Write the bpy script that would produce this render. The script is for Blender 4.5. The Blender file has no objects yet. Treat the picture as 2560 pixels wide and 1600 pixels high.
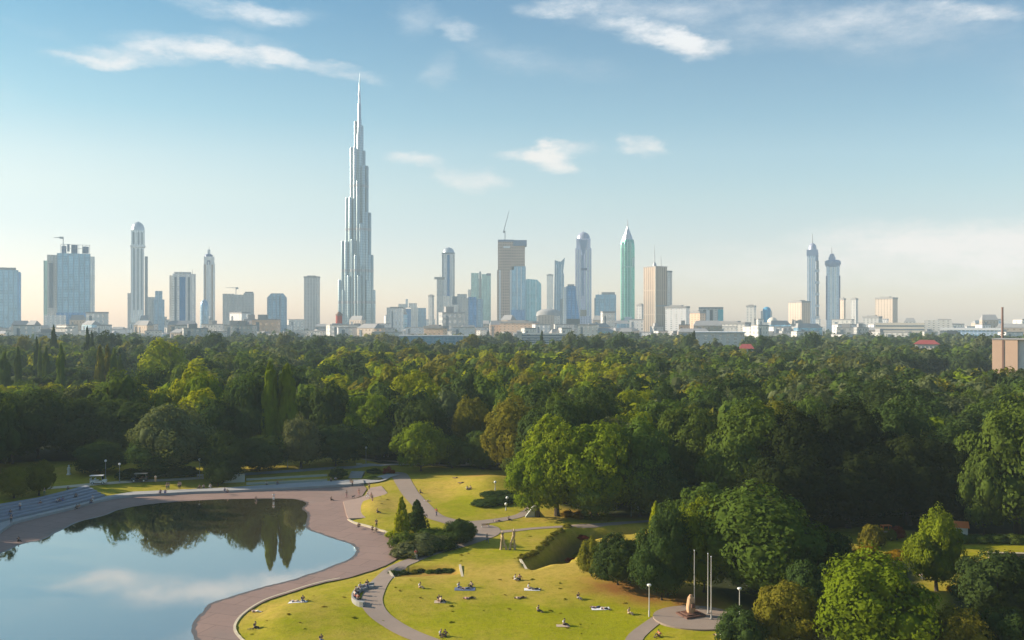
import bpy, bmesh, math, random
import numpy as np
from mathutils import Vector, Matrix, noise as mnoise
R = math.radians
scene = bpy.context.scene
COL = scene.collection
random.seed(7)
# ------------------------------------------------------------------ camera
F, CX, CY, HC = 2300.0, 1280.0, 800.0, 45.0        # focal length and centre of the photo in its pixels, camera height
cam = bpy.data.cameras.new("camera")
cam.sensor_width = 36.0
cam.lens = 36.0 * F / 2560.0
cam.clip_start, cam.clip_end = 1.0, 30000.0
cam_o = bpy.data.objects.new("camera", cam)
cam_o.location = (0, 0, HC)
cam_o.rotation_euler = (R(90), 0, 0)
COL.objects.link(cam_o)
scene.camera = cam_o
# ------------------------------------------------------------------ sun + sky
SUN_EL, SUN_BACK = R(22), R(13)
S = Vector((-math.cos(SUN_BACK) * math.cos(SUN_EL), math.sin(SUN_BACK) * math.cos(SUN_EL), math.sin(SUN_EL)))
sun = bpy.data.lights.new("sun", 'SUN')
sun.energy, sun.angle, sun.color = 5.0, R(0.5), (1.0, 0.86, 0.68)
sun_o = bpy.data.objects.new("sun", sun)
sun_o.rotation_euler = S.to_track_quat('Z', 'Y').to_euler()
sun_o.location = (-300, 100, 300)
COL.objects.link(sun_o)
scene.view_settings.view_transform = 'Standard'
scene.view_settings.look = 'None'
scene.view_settings.exposure = 1.2
scene.view_settings.gamma = 1.0
scene.view_settings.use_curve_mapping = False
try:
    scene.cycles.max_bounces = 6; scene.cycles.diffuse_bounces = 3; scene.cycles.glossy_bounces = 3
    scene.cycles.transmission_bounces = 3; scene.cycles.transparent_max_bounces = 8; scene.cycles.volume_bounces = 1
    scene.cycles.use_denoising = True
except Exception:
    pass
world = bpy.data.worlds.new("World")
scene.world = world
world.use_nodes = True
WT = world.node_tree
WT.nodes.clear()
def wn(t, **kw):
    n = WT.nodes.new(t)
    for k, v in kw.items():
        setattr(n, k, v)
    return n
def wmath(op, a, b=None, c=None, clamp=False):
    n = wn('ShaderNodeMath', operation=op, use_clamp=clamp)
    for i, x in enumerate((a, b, c)):
        if x is None: continue
        if isinstance(x, (int, float)): n.inputs[i].default_value = x
        else: WT.links.new(x, n.inputs[i])
    return n.outputs[0]
sky = wn('ShaderNodeTexSky', sky_type='NISHITA')
sky.sun_disc = False
sky.sun_elevation = SUN_EL
sky.sun_rotation = R(-76)
sky.altitude = 100
sky.air_density, sky.dust_density, sky.ozone_density = 1.0, 0.6, 1.3
tc = wn('ShaderNodeTexCoord')
sep = wn('ShaderNodeSeparateXYZ')
WT.links.new(tc.outputs['Generated'], sep.inputs[0])
dx, dy, dz = sep.outputs
az = wmath('ARCTAN2', dx, dy)
el = wmath('ARCSINE', dz)
# clouds live on the sky itself: each is a soft patch at its own azimuth and elevation, broken up by noise
nz = wn('ShaderNodeTexNoise'); nz.inputs['Scale'].default_value = 9.0; nz.inputs['Detail'].default_value = 8; nz.inputs['Roughness'].default_value = 0.66
mp = wn('ShaderNodeMapping'); mp.inputs['Scale'].default_value = (1, 1, 2.6)
WT.links.new(tc.outputs['Generated'], mp.inputs[0]); WT.links.new(mp.outputs[0], nz.inputs['Vector'])
nsep = wn('ShaderNodeSeparateColor'); WT.links.new(nz.outputs['Color'], nsep.inputs[0])
az2 = wmath('MULTIPLY_ADD', wmath('SUBTRACT', nsep.outputs[0], 0.5), 0.10, az)
el2 = wmath('MULTIPLY_ADD', wmath('SUBTRACT', nsep.outputs[1], 0.5), 0.045, el)
nf = wn('ShaderNodeTexNoise'); nf.inputs['Scale'].default_value = 26.0; nf.inputs['Detail'].default_value = 9; nf.inputs['Roughness'].default_value = 0.7
WT.links.new(mp.outputs[0], nf.inputs['Vector'])
def sky_at(px, py):
    v = Vector(((px - CX) / F, 1.0, (CY - py) / F)).normalized()
    return math.atan2(v.x, v.y), math.asin(v.z)
# px, py, half width, half height, tilt (px down per px right), strength
CLOUDS = [(330, 138, 160, 26, -.10, .85), (500, 122, 190, 22, .06, .8), (620, 125, 130, 38, .1, .6), (790, 158, 150, 18, .16, .85), (250, 150, 90, 10, 0, .6),
          (560, 22, 150, 26, .08, .8), (690, 36, 120, 18, .05, .5), (1035, 45, 60, 45, -.3, .55), (1140, 78, 62, 20, .05, .65), (1095, 172, 48, 36, .0, .5),
          (1220, 115, 120, 46, .3, .35), (1400, 170, 170, 36, .1, .35), (1395, 14, 100, 26, 0, .7), (1640, 82, 110, 30, .16, 1.1), (1730, 108, 92, 28, .05, 1.1),
          (1900, 48, 420, 55, .10, .45), (2250, 90, 330, 60, .14, .38), (1600, 20, 260, 34, .0, .4), (2480, 28, 120, 22, .2, .6), (1370, 376, 120, 17, -.05, 1.3),
          (1400, 400, 64, 27, .15, 1.3), (1605, 362, 56, 22, .2, 1.3), (1040, 402, 62, 18, .15, 1.1), (1165, 452, 80, 32, .1, 1.0), (1075, 446, 40, 10, 0, .25),
          (2480, 600, 330, 44, .05, 1.3), (2250, 655, 560, 60, .0, .9), (2560, 680, 160, 40, .0, .4), (2300, 30, 150, 30, .1, .3), (140, 85, 120, 12, .2, .25), (-300, 200, 260, 40, .0, .5), (2900, 200, 300, 60, .1, .5)]
total = None
for px, py, hw, hh, tilt, st in CLOUDS:
    a0, e0 = sky_at(px, py)
    u = wmath('SUBTRACT', az2, a0)
    v = wmath('SUBTRACT', wmath('MULTIPLY_ADD', u, tilt, el2), e0)
    un = wmath('MULTIPLY', u, F / hw); vn = wmath('MULTIPLY', v, F / hh)
    d2 = wmath('ADD', wmath('MULTIPLY', un, un), wmath('MULTIPLY', vn, vn))
    m = wmath('MULTIPLY', wmath('MULTIPLY_ADD', d2, -0.55, 1.0, clamp=True), st)
    total = m if total is None else wmath('ADD', total, m)
dens = wmath('MULTIPLY', total, wmath('MULTIPLY_ADD', nf.outputs[0], 1.9, -0.12, clamp=False))
mr = wn('ShaderNodeMapRange', interpolation_type='SMOOTHSTEP')
mr.inputs['From Min'].default_value = 0.02; mr.inputs['From Max'].default_value = 1.6; mr.inputs['To Max'].default_value = 0.88
WT.links.new(dens, mr.inputs['Value'])
# the sky colour, its blue deepened with elevation as in clear evening air
elr = wn('ShaderNodeValToRGB')
WT.links.new(wmath('MULTIPLY', el, 1.0 / R(90), clamp=True), elr.inputs[0])
cr = elr.color_ramp
cr.elements[0].position = 0.0; cr.elements[0].color = (0.71, 0.595, 0.63, 1)
cr.elements[1].position = 1.0; cr.elements[1].color = (0.55, 0.64, 0.70, 1)
for p_, c_ in ((0.05, (0.68, 0.575, 0.565)), (0.083, (0.58, 0.56, 0.515)), (0.136, (0.23, 0.43, 0.48)), (0.208, (0.035, 0.30, 0.44)), (0.27, (0.02, 0.265, 0.46)), (0.40, (0.36, 0.52, 0.62))):
    e_ = cr.elements.new(p_); e_.color = (*c_, 1)
skym = wn('ShaderNodeMix', data_type='RGBA', blend_type='MULTIPLY'); skym.inputs[0].default_value = 1.0; SKYGAIN = 1.45
WT.links.new(sky.outputs[0], skym.inputs[6]); WT.links.new(elr.outputs[0], skym.inputs[7])
# brighter and warmer on the sun's side, deeper blue away from it
sdf = wmath('MULTIPLY_ADD', dx, -1.1, 0.5, clamp=True)
smx = wn('ShaderNodeMix', data_type='RGBA'); WT.links.new(sdf, smx.inputs[0]); smx.inputs[6].default_value = (0.72, 0.95, 1.02, 1); smx.inputs[7].default_value = (1.45, 1.18, 1.02, 1)
upf = wn('ShaderNodeMapRange', interpolation_type='SMOOTHSTEP'); upf.inputs['From Min'].default_value = R(5); upf.inputs['From Max'].default_value = R(10); WT.links.new(el, upf.inputs['Value'])
sm2 = wn('ShaderNodeMix', data_type='RGBA', blend_type='MULTIPLY'); WT.links.new(upf.outputs[0], sm2.inputs[0]); WT.links.new(skym.outputs[2], sm2.inputs[6]); WT.links.new(smx.outputs[2], sm2.inputs[7])
cm = wn('ShaderNodeMix', data_type='RGBA')
WT.links.new(mr.outputs[0], cm.inputs[0])
WT.links.new(sm2.outputs[2], cm.inputs[6])
ccr = wn('ShaderNodeValToRGB'); WT.links.new(wmath('MULTIPLY', el, 1.0 / R(24), clamp=True), ccr.inputs[0])
ccr.color_ramp.elements[0].position = 0.48; ccr.color_ramp.elements[0].color = (1.0, 0.86, 0.79, 1); ccr.color_ramp.elements[1].position = 0.75; ccr.color_ramp.elements[1].color = (0.94, 0.92, 0.93, 1)
cgn = wn('ShaderNodeVectorMath', operation='SCALE'); cgn.inputs['Scale'].default_value = 4.2; WT.links.new(ccr.outputs[0], cgn.inputs[0]); WT.links.new(cgn.outputs[0], cm.inputs[7])
bg = wn('ShaderNodeBackground'); bg.inputs[1].default_value = 0.115
WT.links.new(cm.outputs[2], bg.inputs[0])
wo = wn('ShaderNodeOutputWorld'); WT.links.new(bg.outputs[0], wo.inputs[0])
try:
    world.cycles.sampling_method = 'MANUAL'; world.cycles.sample_map_resolution = 1024
except Exception:
    pass
# ------------------------------------------------------------------ helpers
def G(px, py, z=0.0):                                   # the point of the plane at height z that the photo shows at px, py
    d = F * (HC - z) / (py - CY)
    return Vector(((px - CX) * d / F, d, z))
def at(px, py, d):                                      # the point at distance d shown at px, py
    return Vector(((px - CX) * d / F, d, HC - (py - CY) * d / F))
def D_of(py, z=0.0):
    return F * (HC - z) / (py - CY)

class MB:
    """Collects faces; build() links them as ONE mesh object."""
    def __init__(self):
        self.v, self.f, self.m, self.sm = [], [], [], []
    def face(self, pts, m=0, smooth=False):
        b = len(self.v); self.v.extend(tuple(p) for p in pts)
        self.f.append(tuple(range(b, b + len(pts)))); self.m.append(m); self.sm.append(smooth)
    def mesh(self, vs, fs, m=0, smooth=False):
        b = len(self.v); self.v.extend(tuple(p) for p in vs)
        for q in fs:
            self.f.append(tuple(i + b for i in q)); self.m.append(m); self.sm.append(smooth)
    def box(self, x0, x1, y0, y1, z0, z1, m=0, taper=0.0):
        cx, cy = (x0 + x1) / 2, (y0 + y1) / 2
        t = 1 - taper
        a = [(x0, y0, z0), (x1, y0, z0), (x1, y1, z0), (x0, y1, z0)]
        b = [(cx + (x - cx) * t, cy + (y - cy) * t, z1) for x, y, _ in a]
        self.mesh(a + b, [(3, 2, 1, 0), (4, 5, 6, 7), (0, 1, 5, 4), (1, 2, 6, 5), (2, 3, 7, 6), (3, 0, 4, 7)], m)
    def lathe(self, prof, n=16, cx=0, cy=0, m=0, smooth=True, sx=1, sy=1, a0=0.0):   # prof: (radius, z) from bottom up
        vs, fs = [], []
        for r, z in prof:
            for k in range(n):
                a = a0 + 2 * math.pi * k / n
                vs.append((cx + r * sx * math.cos(a), cy + r * sy * math.sin(a), z))
        for i in range(len(prof) - 1):
            for k in range(n):
                k2 = (k + 1) % n
                fs.append((i * n + k, i * n + k2, (i + 1) * n + k2, (i + 1) * n + k))
        self.mesh(vs, fs, m, smooth)
        self.mesh(vs[:n], [tuple(reversed(range(n)))], m)
        self.mesh(vs[-n:], [tuple(range(n))], m)
    def tube(self, pts, rads, n=8, m=0, smooth=True):
        pts = [Vector(p) for p in pts]
        vs, fs = [], []
        for i, p in enumerate(pts):
            t = (pts[min(i + 1, len(pts) - 1)] - pts[max(i - 1, 0)]).normalized()
            u = t.cross(Vector((0, 0, 1)))
            if u.length < 1e-3: u = Vector((1, 0, 0))
            u.normalize(); w = t.cross(u)
            r = rads[i] if isinstance(rads, (list, tuple)) else rads
            for k in range(n):
                a = 2 * math.pi * k / n
                vs.append(p + (u * math.cos(a) + w * math.sin(a)) * r)
        for i in range(len(pts) - 1):
            for k in range(n):
                k2 = (k + 1) % n
                fs.append((i * n + k, (i + 1) * n + k, (i + 1) * n + k2, i * n + k2))
        self.mesh(vs, fs, m, smooth)
        self.mesh(vs[:n], [tuple(range(n))], m); self.mesh(vs[-n:], [tuple(reversed(range(n)))], m)
    def prism(self, poly, z0, z1, m=0):                     # poly: (x, y) counter-clockwise
        n = len(poly)
        vs = [(x, y, z0) for x, y in poly] + [(x, y, z1) for x, y in poly]
        self.mesh(vs, [tuple(range(n - 1, -1, -1)), tuple(range(n, 2 * n))] + [(i, (i + 1) % n, n + (i + 1) % n, n + i) for i in range(n)], m)
    def build(self, name, mats, parent=None, loc=None, rz=0.0):
        me = bpy.data.meshes.new(name)
        me.from_pydata(self.v, [], self.f)
        if not isinstance(mats, (list, tuple)): mats = [mats]
        for a in mats: me.materials.append(a)
        if len(mats) > 1: me.polygons.foreach_set('material_index', self.m)
        me.polygons.foreach_set('use_smooth', self.sm)
        me.update()
        return link(name, me, parent, loc, rz)

def link(name, me, parent=None, loc=None, rz=0.0):
    o = bpy.data.objects.new(name, me); COL.objects.link(o)
    if parent is not None: o.parent = parent
    if loc is not None: o.location = loc
    if rz: o.rotation_euler.z = rz
    return o
def tag(o, label=None, cat=None, group=None, kind=None):
    for k, v in (('label', label), ('category', cat), ('group', group), ('kind', kind)):
        if v: o[k] = v
    return o
def thing(name, label, cat, loc=(0, 0, 0), rz=0.0, group=None):
    o = bpy.data.objects.new(name, None); COL.objects.link(o)
    o.empty_display_size = 0.1
    o.location = loc; o.rotation_euler.z = rz
    return tag(o, label, cat, group)
def copy_tree(o, parent=None):
    c = o.copy(); COL.objects.link(c)
    if parent is not None: c.parent = parent
    for ch in list(o.children): copy_tree(ch, c)
    return c

# ------------------------------------------------------------------ materials
def new_mat(name):
    m = bpy.data.materials.new(name); m.use_nodes = True
    nt = m.node_tree
    return m, nt, nt.nodes['Principled BSDF']
def N(nt, t, **kw):
    n = nt.nodes.new(t)
    for k, v in kw.items(): setattr(n, k, v)
    return n
def mixc(nt, fac, a, b, mode='MIX'):
    n = N(nt, 'ShaderNodeMix', data_type='RGBA', blend_type=mode)
    for i, x in ((0, fac), (6, a), (7, b)):
        if isinstance(x, (int, float)): n.inputs[i].default_value = x
        elif isinstance(x, (tuple, list)): n.inputs[i].default_value = (*x[:3], 1)
        else: nt.links.new(x, n.inputs[i])
    return n.outputs[2]
def mth(nt, op, a, b=None, c=None, clamp=False):
    n = N(nt, 'ShaderNodeMath', operation=op, use_clamp=clamp)
    for i, x in enumerate((a, b, c)):
        if x is None: continue
        if isinstance(x, (int, float)): n.inputs[i].default_value = x
        else: nt.links.new(x, n.inputs[i])
    return n.outputs[0]
def noise(nt, scale, detail=4, rough=0.55, coord='Object', stretch=None):
    tc = N(nt, 'ShaderNodeTexCoord'); src = tc.outputs[coord]
    if coord == 'World':
        pass
    if stretch:
        mp = N(nt, 'ShaderNodeMapping'); mp.inputs['Scale'].default_value = stretch
        nt.links.new(src, mp.inputs[0]); src = mp.outputs[0]
    n = N(nt, 'ShaderNodeTexNoise'); n.inputs['Scale'].default_value = scale
    n.inputs['Detail'].default_value = detail; n.inputs['Roughness'].default_value = rough
    nt.links.new(src, n.inputs['Vector'])
    return n.outputs[0]
def step(nt, x, lo, hi):
    n = N(nt, 'ShaderNodeMapRange', interpolation_type='SMOOTHSTEP')
    n.inputs['From Min'].default_value = lo; n.inputs['From Max'].default_value = hi
    nt.links.new(x, n.inputs['Value'])
    return n.outputs[0]
def plain(name, col, rough=0.8, metal=0.0, var=0.18, scale=0.5, tint=False, spec=None):
    """A matt or painted surface with gentle uneven tone. tint: multiplied by the object's own colour."""
    m, nt, b = new_mat(name)
    a = tuple(c * (1 - var) for c in col); d = tuple(min(1, c * (1 + var)) for c in col)
    out = mixc(nt, noise(nt, scale, 5, 0.6), a, d)
    if tint:
        oi = N(nt, 'ShaderNodeObjectInfo')
        out = mixc(nt, 1.0, out, oi.outputs['Color'], 'MULTIPLY')
    nt.links.new(out, b.inputs['Base Color'])
    b.inputs['Roughness'].default_value = rough; b.inputs['Metallic'].default_value = metal
    if spec is not None: b.inputs['Specular IOR Level'].default_value = spec
    return m
def facade(name, wall, glass, bay=9.0, floor=4.0, duty=0.55, fduty=0.6, rough=0.45, tint=False, grough=0.2):
    """Walls with window bays (across) and storeys (up), in the object's own metres."""
    m, nt, b = new_mat(name)
    tc = N(nt, 'ShaderNodeTexCoord'); sp = N(nt, 'ShaderNodeSeparateXYZ'); nt.links.new(tc.outputs['Object'], sp.inputs[0])
    ge = N(nt, 'ShaderNodeNewGeometry')
    vt = N(nt, 'ShaderNodeVectorTransform', vector_type='NORMAL', convert_from='WORLD', convert_to='OBJECT')
    nt.links.new(ge.outputs['Normal'], vt.inputs[0])
    ns = N(nt, 'ShaderNodeSeparateXYZ'); nt.links.new(vt.outputs[0], ns.inputs[0])
    side = mth(nt, 'GREATER_THAN', mth(nt, 'ABSOLUTE', ns.outputs[0]), mth(nt, 'ABSOLUTE', ns.outputs[1]))
    um = N(nt, 'ShaderNodeMix'); nt.links.new(side, um.inputs[0]); nt.links.new(sp.outputs[0], um.inputs[2]); nt.links.new(sp.outputs[1], um.inputs[3])
    top = mth(nt, 'GREATER_THAN', mth(nt, 'ABSOLUTE', ns.outputs[2]), 0.6)
    fu = mth(nt, 'FRACT', mth(nt, 'MULTIPLY', um.outputs[0], 1.0 / bay))
    fv = mth(nt, 'FRACT', mth(nt, 'MULTIPLY', sp.outputs[2], 1.0 / floor))
    w = mth(nt, 'MULTIPLY', mth(nt, 'LESS_THAN', fu, duty), mth(nt, 'LESS_THAN', fv, fduty))
    w = mth(nt, 'MULTIPLY', w, mth(nt, 'SUBTRACT', 1.0, top))
    wn_ = noise(nt, 0.05, 4, 0.6)
    wc = mixc(nt, wn_, tuple(min(.9, c * 1.1) for c in wall), tuple(min(.92, c * 1.35) for c in wall))
    if tint:
        oi = N(nt, 'ShaderNodeObjectInfo'); wc = mixc(nt, 1.0, wc, oi.outputs['Color'], 'MULTIPLY')
    gn = noise(nt, 0.11, 3, 0.7)
    glass = tuple(min(.9, (g * 1.7 + w_ * 0.45)) for g, w_ in zip(glass, wall))
    gc = mixc(nt, gn, tuple(c * 0.8 for c in glass), tuple(min(1, c * 1.2) for c in glass))
    cell = N(nt, 'ShaderNodeCombineXYZ'); nt.links.new(mth(nt, 'FLOOR', mth(nt, 'MULTIPLY', um.outputs[0], 1.0 / bay)), cell.inputs[0]); nt.links.new(mth(nt, 'FLOOR', mth(nt, 'MULTIPLY', sp.outputs[2], 0.36 / floor)), cell.inputs[1])
    wnz = N(nt, 'ShaderNodeTexWhiteNoise', noise_dimensions='2D'); nt.links.new(cell.outputs[0], wnz.inputs[0])
    gc = mixc(nt, mth(nt, 'MULTIPLY', wnz.outputs[0], 0.7), gc, tuple(c * 0.55 for c in glass))
    nt.links.new(mixc(nt, w, wc, gc), b.inputs['Base Color'])
    r = mth(nt, 'MULTIPLY_ADD', w, grough - rough, rough)
    nt.links.new(mth(nt, 'MULTIPLY_ADD', w, 0.45, 0.12), b.inputs['Metallic'])
    nt.links.new(r, b.inputs['Roughness'])
    return m
# ------------------------------------------------------------------ the lie of the land
def pl(pts, z=0.0): return np.array([G(x, y, z)[:2] for x, y in pts])
def inside(poly, X, Y):
    r = np.zeros(X.shape, bool); n = len(poly); j = n - 1
    for i in range(n):
        xi, yi = poly[i]; xj, yj = poly[j]
        c = ((yi > Y) != (yj > Y)) & (X < (xj - xi) * (Y - yi) / (yj - yi + 1e-12) + xi)
        r ^= c; j = i
    return r
def dist(line, X, Y):
    d = np.full(X.shape, 1e9)
    for (x0, y0), (x1, y1) in zip(line[:-1], line[1:]):
        ux, uy = x1 - x0, y1 - y0
        t = np.clip(((X - x0) * ux + (Y - y0) * uy) / (ux * ux + uy * uy + 1e-9), 0, 1)
        d = np.minimum(d, np.hypot(X - x0 - t * ux, Y - y0 - t * uy))
    return d
def sdist(poly, X, Y):                                   # positive inside
    d = dist(np.vstack([poly, poly[:1]]), X, Y)
    return np.where(inside(poly, X, Y), d, -d)
def sm(x, a, b):
    t = np.clip((x - a) / (b - a), 0, 1); return t * t * (3 - 2 * t)
def vnoise(X, Y, s, seed=0):                              # smooth value noise
    rs = np.random.RandomState(seed); g = rs.rand(64, 64)
    x = X / s; y = Y / s; xi = np.floor(x).astype(int); yi = np.floor(y).astype(int)
    fx = x - xi; fy = y - yi; fx = fx * fx * (3 - 2 * fx); fy = fy * fy * (3 - 2 * fy)
    q = lambda a, b: g[a % 64, b % 64]
    return (q(xi, yi) * (1 - fx) + q(xi + 1, yi) * fx) * (1 - fy) + (q(xi, yi + 1) * (1 - fx) + q(xi + 1, yi + 1) * fx) * fy

WATER = [(-500, 1520), (-200, 1432), (0, 1384), (43, 1365), (75, 1356), (109, 1349), (149, 1328), (198, 1305), (258, 1290), (298, 1275), (347, 1265), (417, 1257), (529, 1250), (661, 1247), (728, 1248),
         (752, 1252), (765, 1258), (763, 1264), (757, 1268), (755, 1273), (763, 1279), (768, 1287), (767, 1298), (765, 1310), (767, 1322), (783, 1330), (805, 1337), (838, 1349), (869, 1358), (886, 1368), (890, 1378), (884, 1389), (873, 1398), (854, 1406),
         (837, 1412), (815, 1421), (792, 1430), (764, 1438), (742, 1446), (707, 1456), (672, 1464), (639, 1473), (599, 1485), (565, 1496), (525, 1509), (506, 1530), (490, 1546), (482, 1560), (479, 1578), (487, 1600), (500, 1660), (520, 1760), (-700, 1760)]
WALL_B = [(-500, 1470), (-100, 1362), (0, 1332), (33, 1309), (99, 1292), (185, 1271), (231, 1258), (281, 1247), (331, 1240), (397, 1237), (475, 1232), (574, 1229), (722, 1222), (812, 1217), (896, 1212), (908, 1212)]
BASIN_R = [(917, 1222), (905, 1240), (858, 1255), (866, 1290), (872, 1302), (885, 1310), (921, 1319), (959, 1331), (987, 1343), (994, 1376), (1007, 1386), (986, 1402), (964, 1414), (927, 1428), (914, 1431), (877, 1443), (850, 1449), (816, 1455), (771, 1467), (731, 1480), (696, 1491), (665, 1502),
           (640, 1515), (620, 1528), (602, 1543), (591, 1556), (586, 1570), (588, 1582), (594, 1592), (606, 1606), (640, 1640), (700, 1760)]
BASIN = WALL_B + BASIN_R + [(-700, 1760)]
PROM_TOP = [(908, 1199), (871, 1199), (722, 1208), (574, 1218), (400, 1226), (331, 1229), (265, 1240), (231, 1250), (182, 1263), (99, 1283), (33, 1298), (0, 1306), (-100, 1335), (-500, 1440)]
PROM_BOT = [(-500, 1464), (-100, 1358), (0, 1328), (33, 1305), (99, 1288), (182, 1268.5), (231, 1254.5), (281, 1243.5), (331, 1236.5), (397, 1233.5), (475, 1229), (574, 1226), (722, 1219), (812, 1214), (896, 1209), (910, 1207)]
DL = [(1302, 1406), (1326, 1392), (1349, 1377), (1379, 1347), (1407, 1329), (1448, 1320), (1530, 1317), (1610, 1316)]
DE = [(1302, 1406), (1327, 1436)]
DR = [(1327, 1436), (1382, 1420), (1415, 1420), (1448, 1392), (1484, 1350), (1514, 1342), (1610, 1334)]
DITCH = DL + DR[::-1]
BED = [(972, 1430), (990, 1418), (1040, 1414), (1110, 1414), (1152, 1417), (1155, 1440), (1080, 1444), (990, 1447)]

gx = np.unique(np.concatenate([-np.geomspace(135, 4100, 34), np.arange(-135, 175, 1.0), np.geomspace(175, 4100, 32)]))
gy = np.unique(np.concatenate([[-320, -150, -50, 0, 40, 70, 90], np.arange(100, 330, 1.0), np.geomspace(330, 5200, 44)]))
GX, GY = np.meshgrid(gx, gy, indexing='ij')
pw, pb = pl(WATER), pl(BASIN)
near = sm(GY, 90, 110) * (1 - sm(GY, 300, 360)) * (1 - sm(np.abs(GX), 150, 260))
H = np.zeros(GX.shape)
db = sdist(pb, GX, GY)
H += near * sm(-db, 1.5, 9) * (0.5 * vnoise(GX, GY, 17, 1) + 0.22 * vnoise(GX, GY, 6, 2) - 0.1)
for px, py, hh, sx, sy in ((1225, 1228, 2.3, 8, 15), (1195, 1212, 0.8, 12, 9), (1020, 1490, 0.7, 14, 10), (1500, 1440, 0.9, 16, 12), (935, 1272, 0.7, 3.5, 12), (720, 1550, 0.7, 9, 9)):
    c = G(px, py); H += near * hh * np.exp(-((GX - c.x) / sx) ** 2 - ((GY - c.y) / sy) ** 2) * sm(-db, 1, 6)
# land behind the promenade stands higher
pt = pl(PROM_TOP)
north = inside(np.vstack([pt, [(-300, 900), (-80, 900)], pl([(940, 1150), (955, 1190)])]), GX, GY)
dn = dist(pt, GX, GY)
nb = sm(sdist(np.vstack([pt, [(-300, 900), (-80, 900)], pl([(940, 1150), (955, 1190)])]), GX, GY), -3, 6)
H = np.where(north, (0.55 + 1.2 * sm(dn, 5, 20)) * near * nb, H)
H = np.where(db > -0.8, -0.15, H)
H = np.where(inside(pl(PROM_TOP + PROM_BOT), GX, GY), 0.2, H)
dd = inside(pl(DITCH), GX, GY)
H -= np.where(dd, 4.2 * np.minimum.reduce([np.ones_like(GX), dist(pl(DL), GX, GY) / 4.2, dist(pl(DE), GX, GY) / 0.9, dist(pl(DR), GX, GY) / 2.0]), 0)
bd = sdist(pl(BED), GX, GY)
H -= 0.8 * sm(bd, 0.0, 1.5)
def hz(x, y):
    i = int(np.clip(np.searchsorted(gx, x) - 1, 0, len(gx) - 2)); j = int(np.clip(np.searchsorted(gy, y) - 1, 0, len(gy) - 2))
    u = min(1, max(0, (x - gx[i]) / (gx[i + 1] - gx[i]))); v = min(1, max(0, (y - gy[j]) / (gy[j + 1] - gy[j])))
    return float((H[i, j] * (1 - u) + H[i + 1, j] * u) * (1 - v) + (H[i, j + 1] * (1 - u) + H[i + 1, j + 1] * u) * v)
def P(px, py):                                            # the point of the terrain shown at px, py
    z = 0.0
    for _ in range(5):
        g = G(px, py, z); z = hz(g.x, g.y)
    return Vector((g.x, g.y, z))

# tone of the ground: dry grass, bare earth, woodland floor with the hollow's painted shade, town
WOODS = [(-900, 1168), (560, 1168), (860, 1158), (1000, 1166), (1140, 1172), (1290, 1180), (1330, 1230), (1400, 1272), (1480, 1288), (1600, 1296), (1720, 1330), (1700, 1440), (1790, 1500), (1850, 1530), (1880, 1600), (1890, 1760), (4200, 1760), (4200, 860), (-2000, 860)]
fl_shade = sm(sdist(pl(WOODS), GX, GY), -2, 3)
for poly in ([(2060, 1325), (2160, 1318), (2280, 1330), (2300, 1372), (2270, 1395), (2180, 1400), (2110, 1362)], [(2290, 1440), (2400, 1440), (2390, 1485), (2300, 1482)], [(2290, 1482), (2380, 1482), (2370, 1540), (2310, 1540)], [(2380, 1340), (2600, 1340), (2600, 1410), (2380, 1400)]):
    fl_shade *= 1 - 0.95 * sm(sdist(pl(poly), GX, GY), -1, 1.5)
fl_shade = np.maximum(fl_shade, 0.9 * sm(sdist(pl(DITCH), GX, GY), 0.5, 3))  # shade of the hollow painted in with the woodland floor tone
fl_shade = np.maximum(fl_shade, sm(GY, 285, 300)); fl_shade *= 1 - sm(GY, 1550, 1750)
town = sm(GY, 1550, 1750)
dry = np.clip(0.35 * vnoise(GX, GY, 11, 3) + 0.45 * vnoise(GX, GY, 26, 4) + 0.3 * vnoise(GX, GY, 4, 5) - 0.1, 0, 1)
for px, py, hw, hd, st in ((1110, 1225, 9, 12, .5), (1370, 1300, 10, 8, .5), (1010, 1440, 12, 7, .3), (1450, 1420, 10, 10, .55), (950, 1270, 5, 10, .6), (1300, 1430, 22, 5, .35), (1210, 1200, 6, 9, .6), (1430, 1355, 14, 8, .4), (640, 1530, 8, 8, .2), (1370, 1480, 8, 6, .15)):
    c = G(px, py); dry = np.clip(dry + st * np.exp(-((GX - c.x) / hw) ** 2 - ((GY - c.y) / hd) ** 2), 0, 1)
for px, py, hw, hd, st in ((1160, 1270, 4, 12, .9), (1180, 1560, 16, 7, .35), (1560, 1560, 12, 7, .4), (1330, 1545, 12, 7, .3), (1300, 1240, 4, 12, .5), (900, 1540, 4, 7, .5), (1400, 1310, 8, 3, .4)):
    c = G(px, py); dry = np.clip(dry - st * np.exp(-((GX - c.x) / hw) ** 2 - ((GY - c.y) / hd) ** 2), 0, 1)
earth = np.zeros(GX.shape)
for px, py, hw, hd in ((1560, 1478, 7, 5), (1640, 1498, 7, 4), (1740, 1512, 6, 4), (1480, 1285, 8, 5), (1550, 1294, 9, 4), (1600, 1480, 8, 5), (1200, 1205, 3, 4), (1340, 1240, 1.6, 9)):
    c = G(px, py); earth = np.maximum(earth, np.exp(-((GX - c.x) / hw) ** 2 - ((GY - c.y) / hd) ** 2))
earth = np.maximum(earth * (0.55 + 0.9 * vnoise(GX, GY, 3, 8)), 0.5 * sm(bd, 0, 1))
nx, ny = GX.shape
vs = np.stack([GX.ravel(), GY.ravel(), H.ravel()], 1)
ii = (np.arange(nx - 1)[:, None] * ny + np.arange(ny - 1)[None, :]).ravel()
quads = np.stack([ii, ii + ny, ii + ny + 1, ii + 1], 1)
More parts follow.
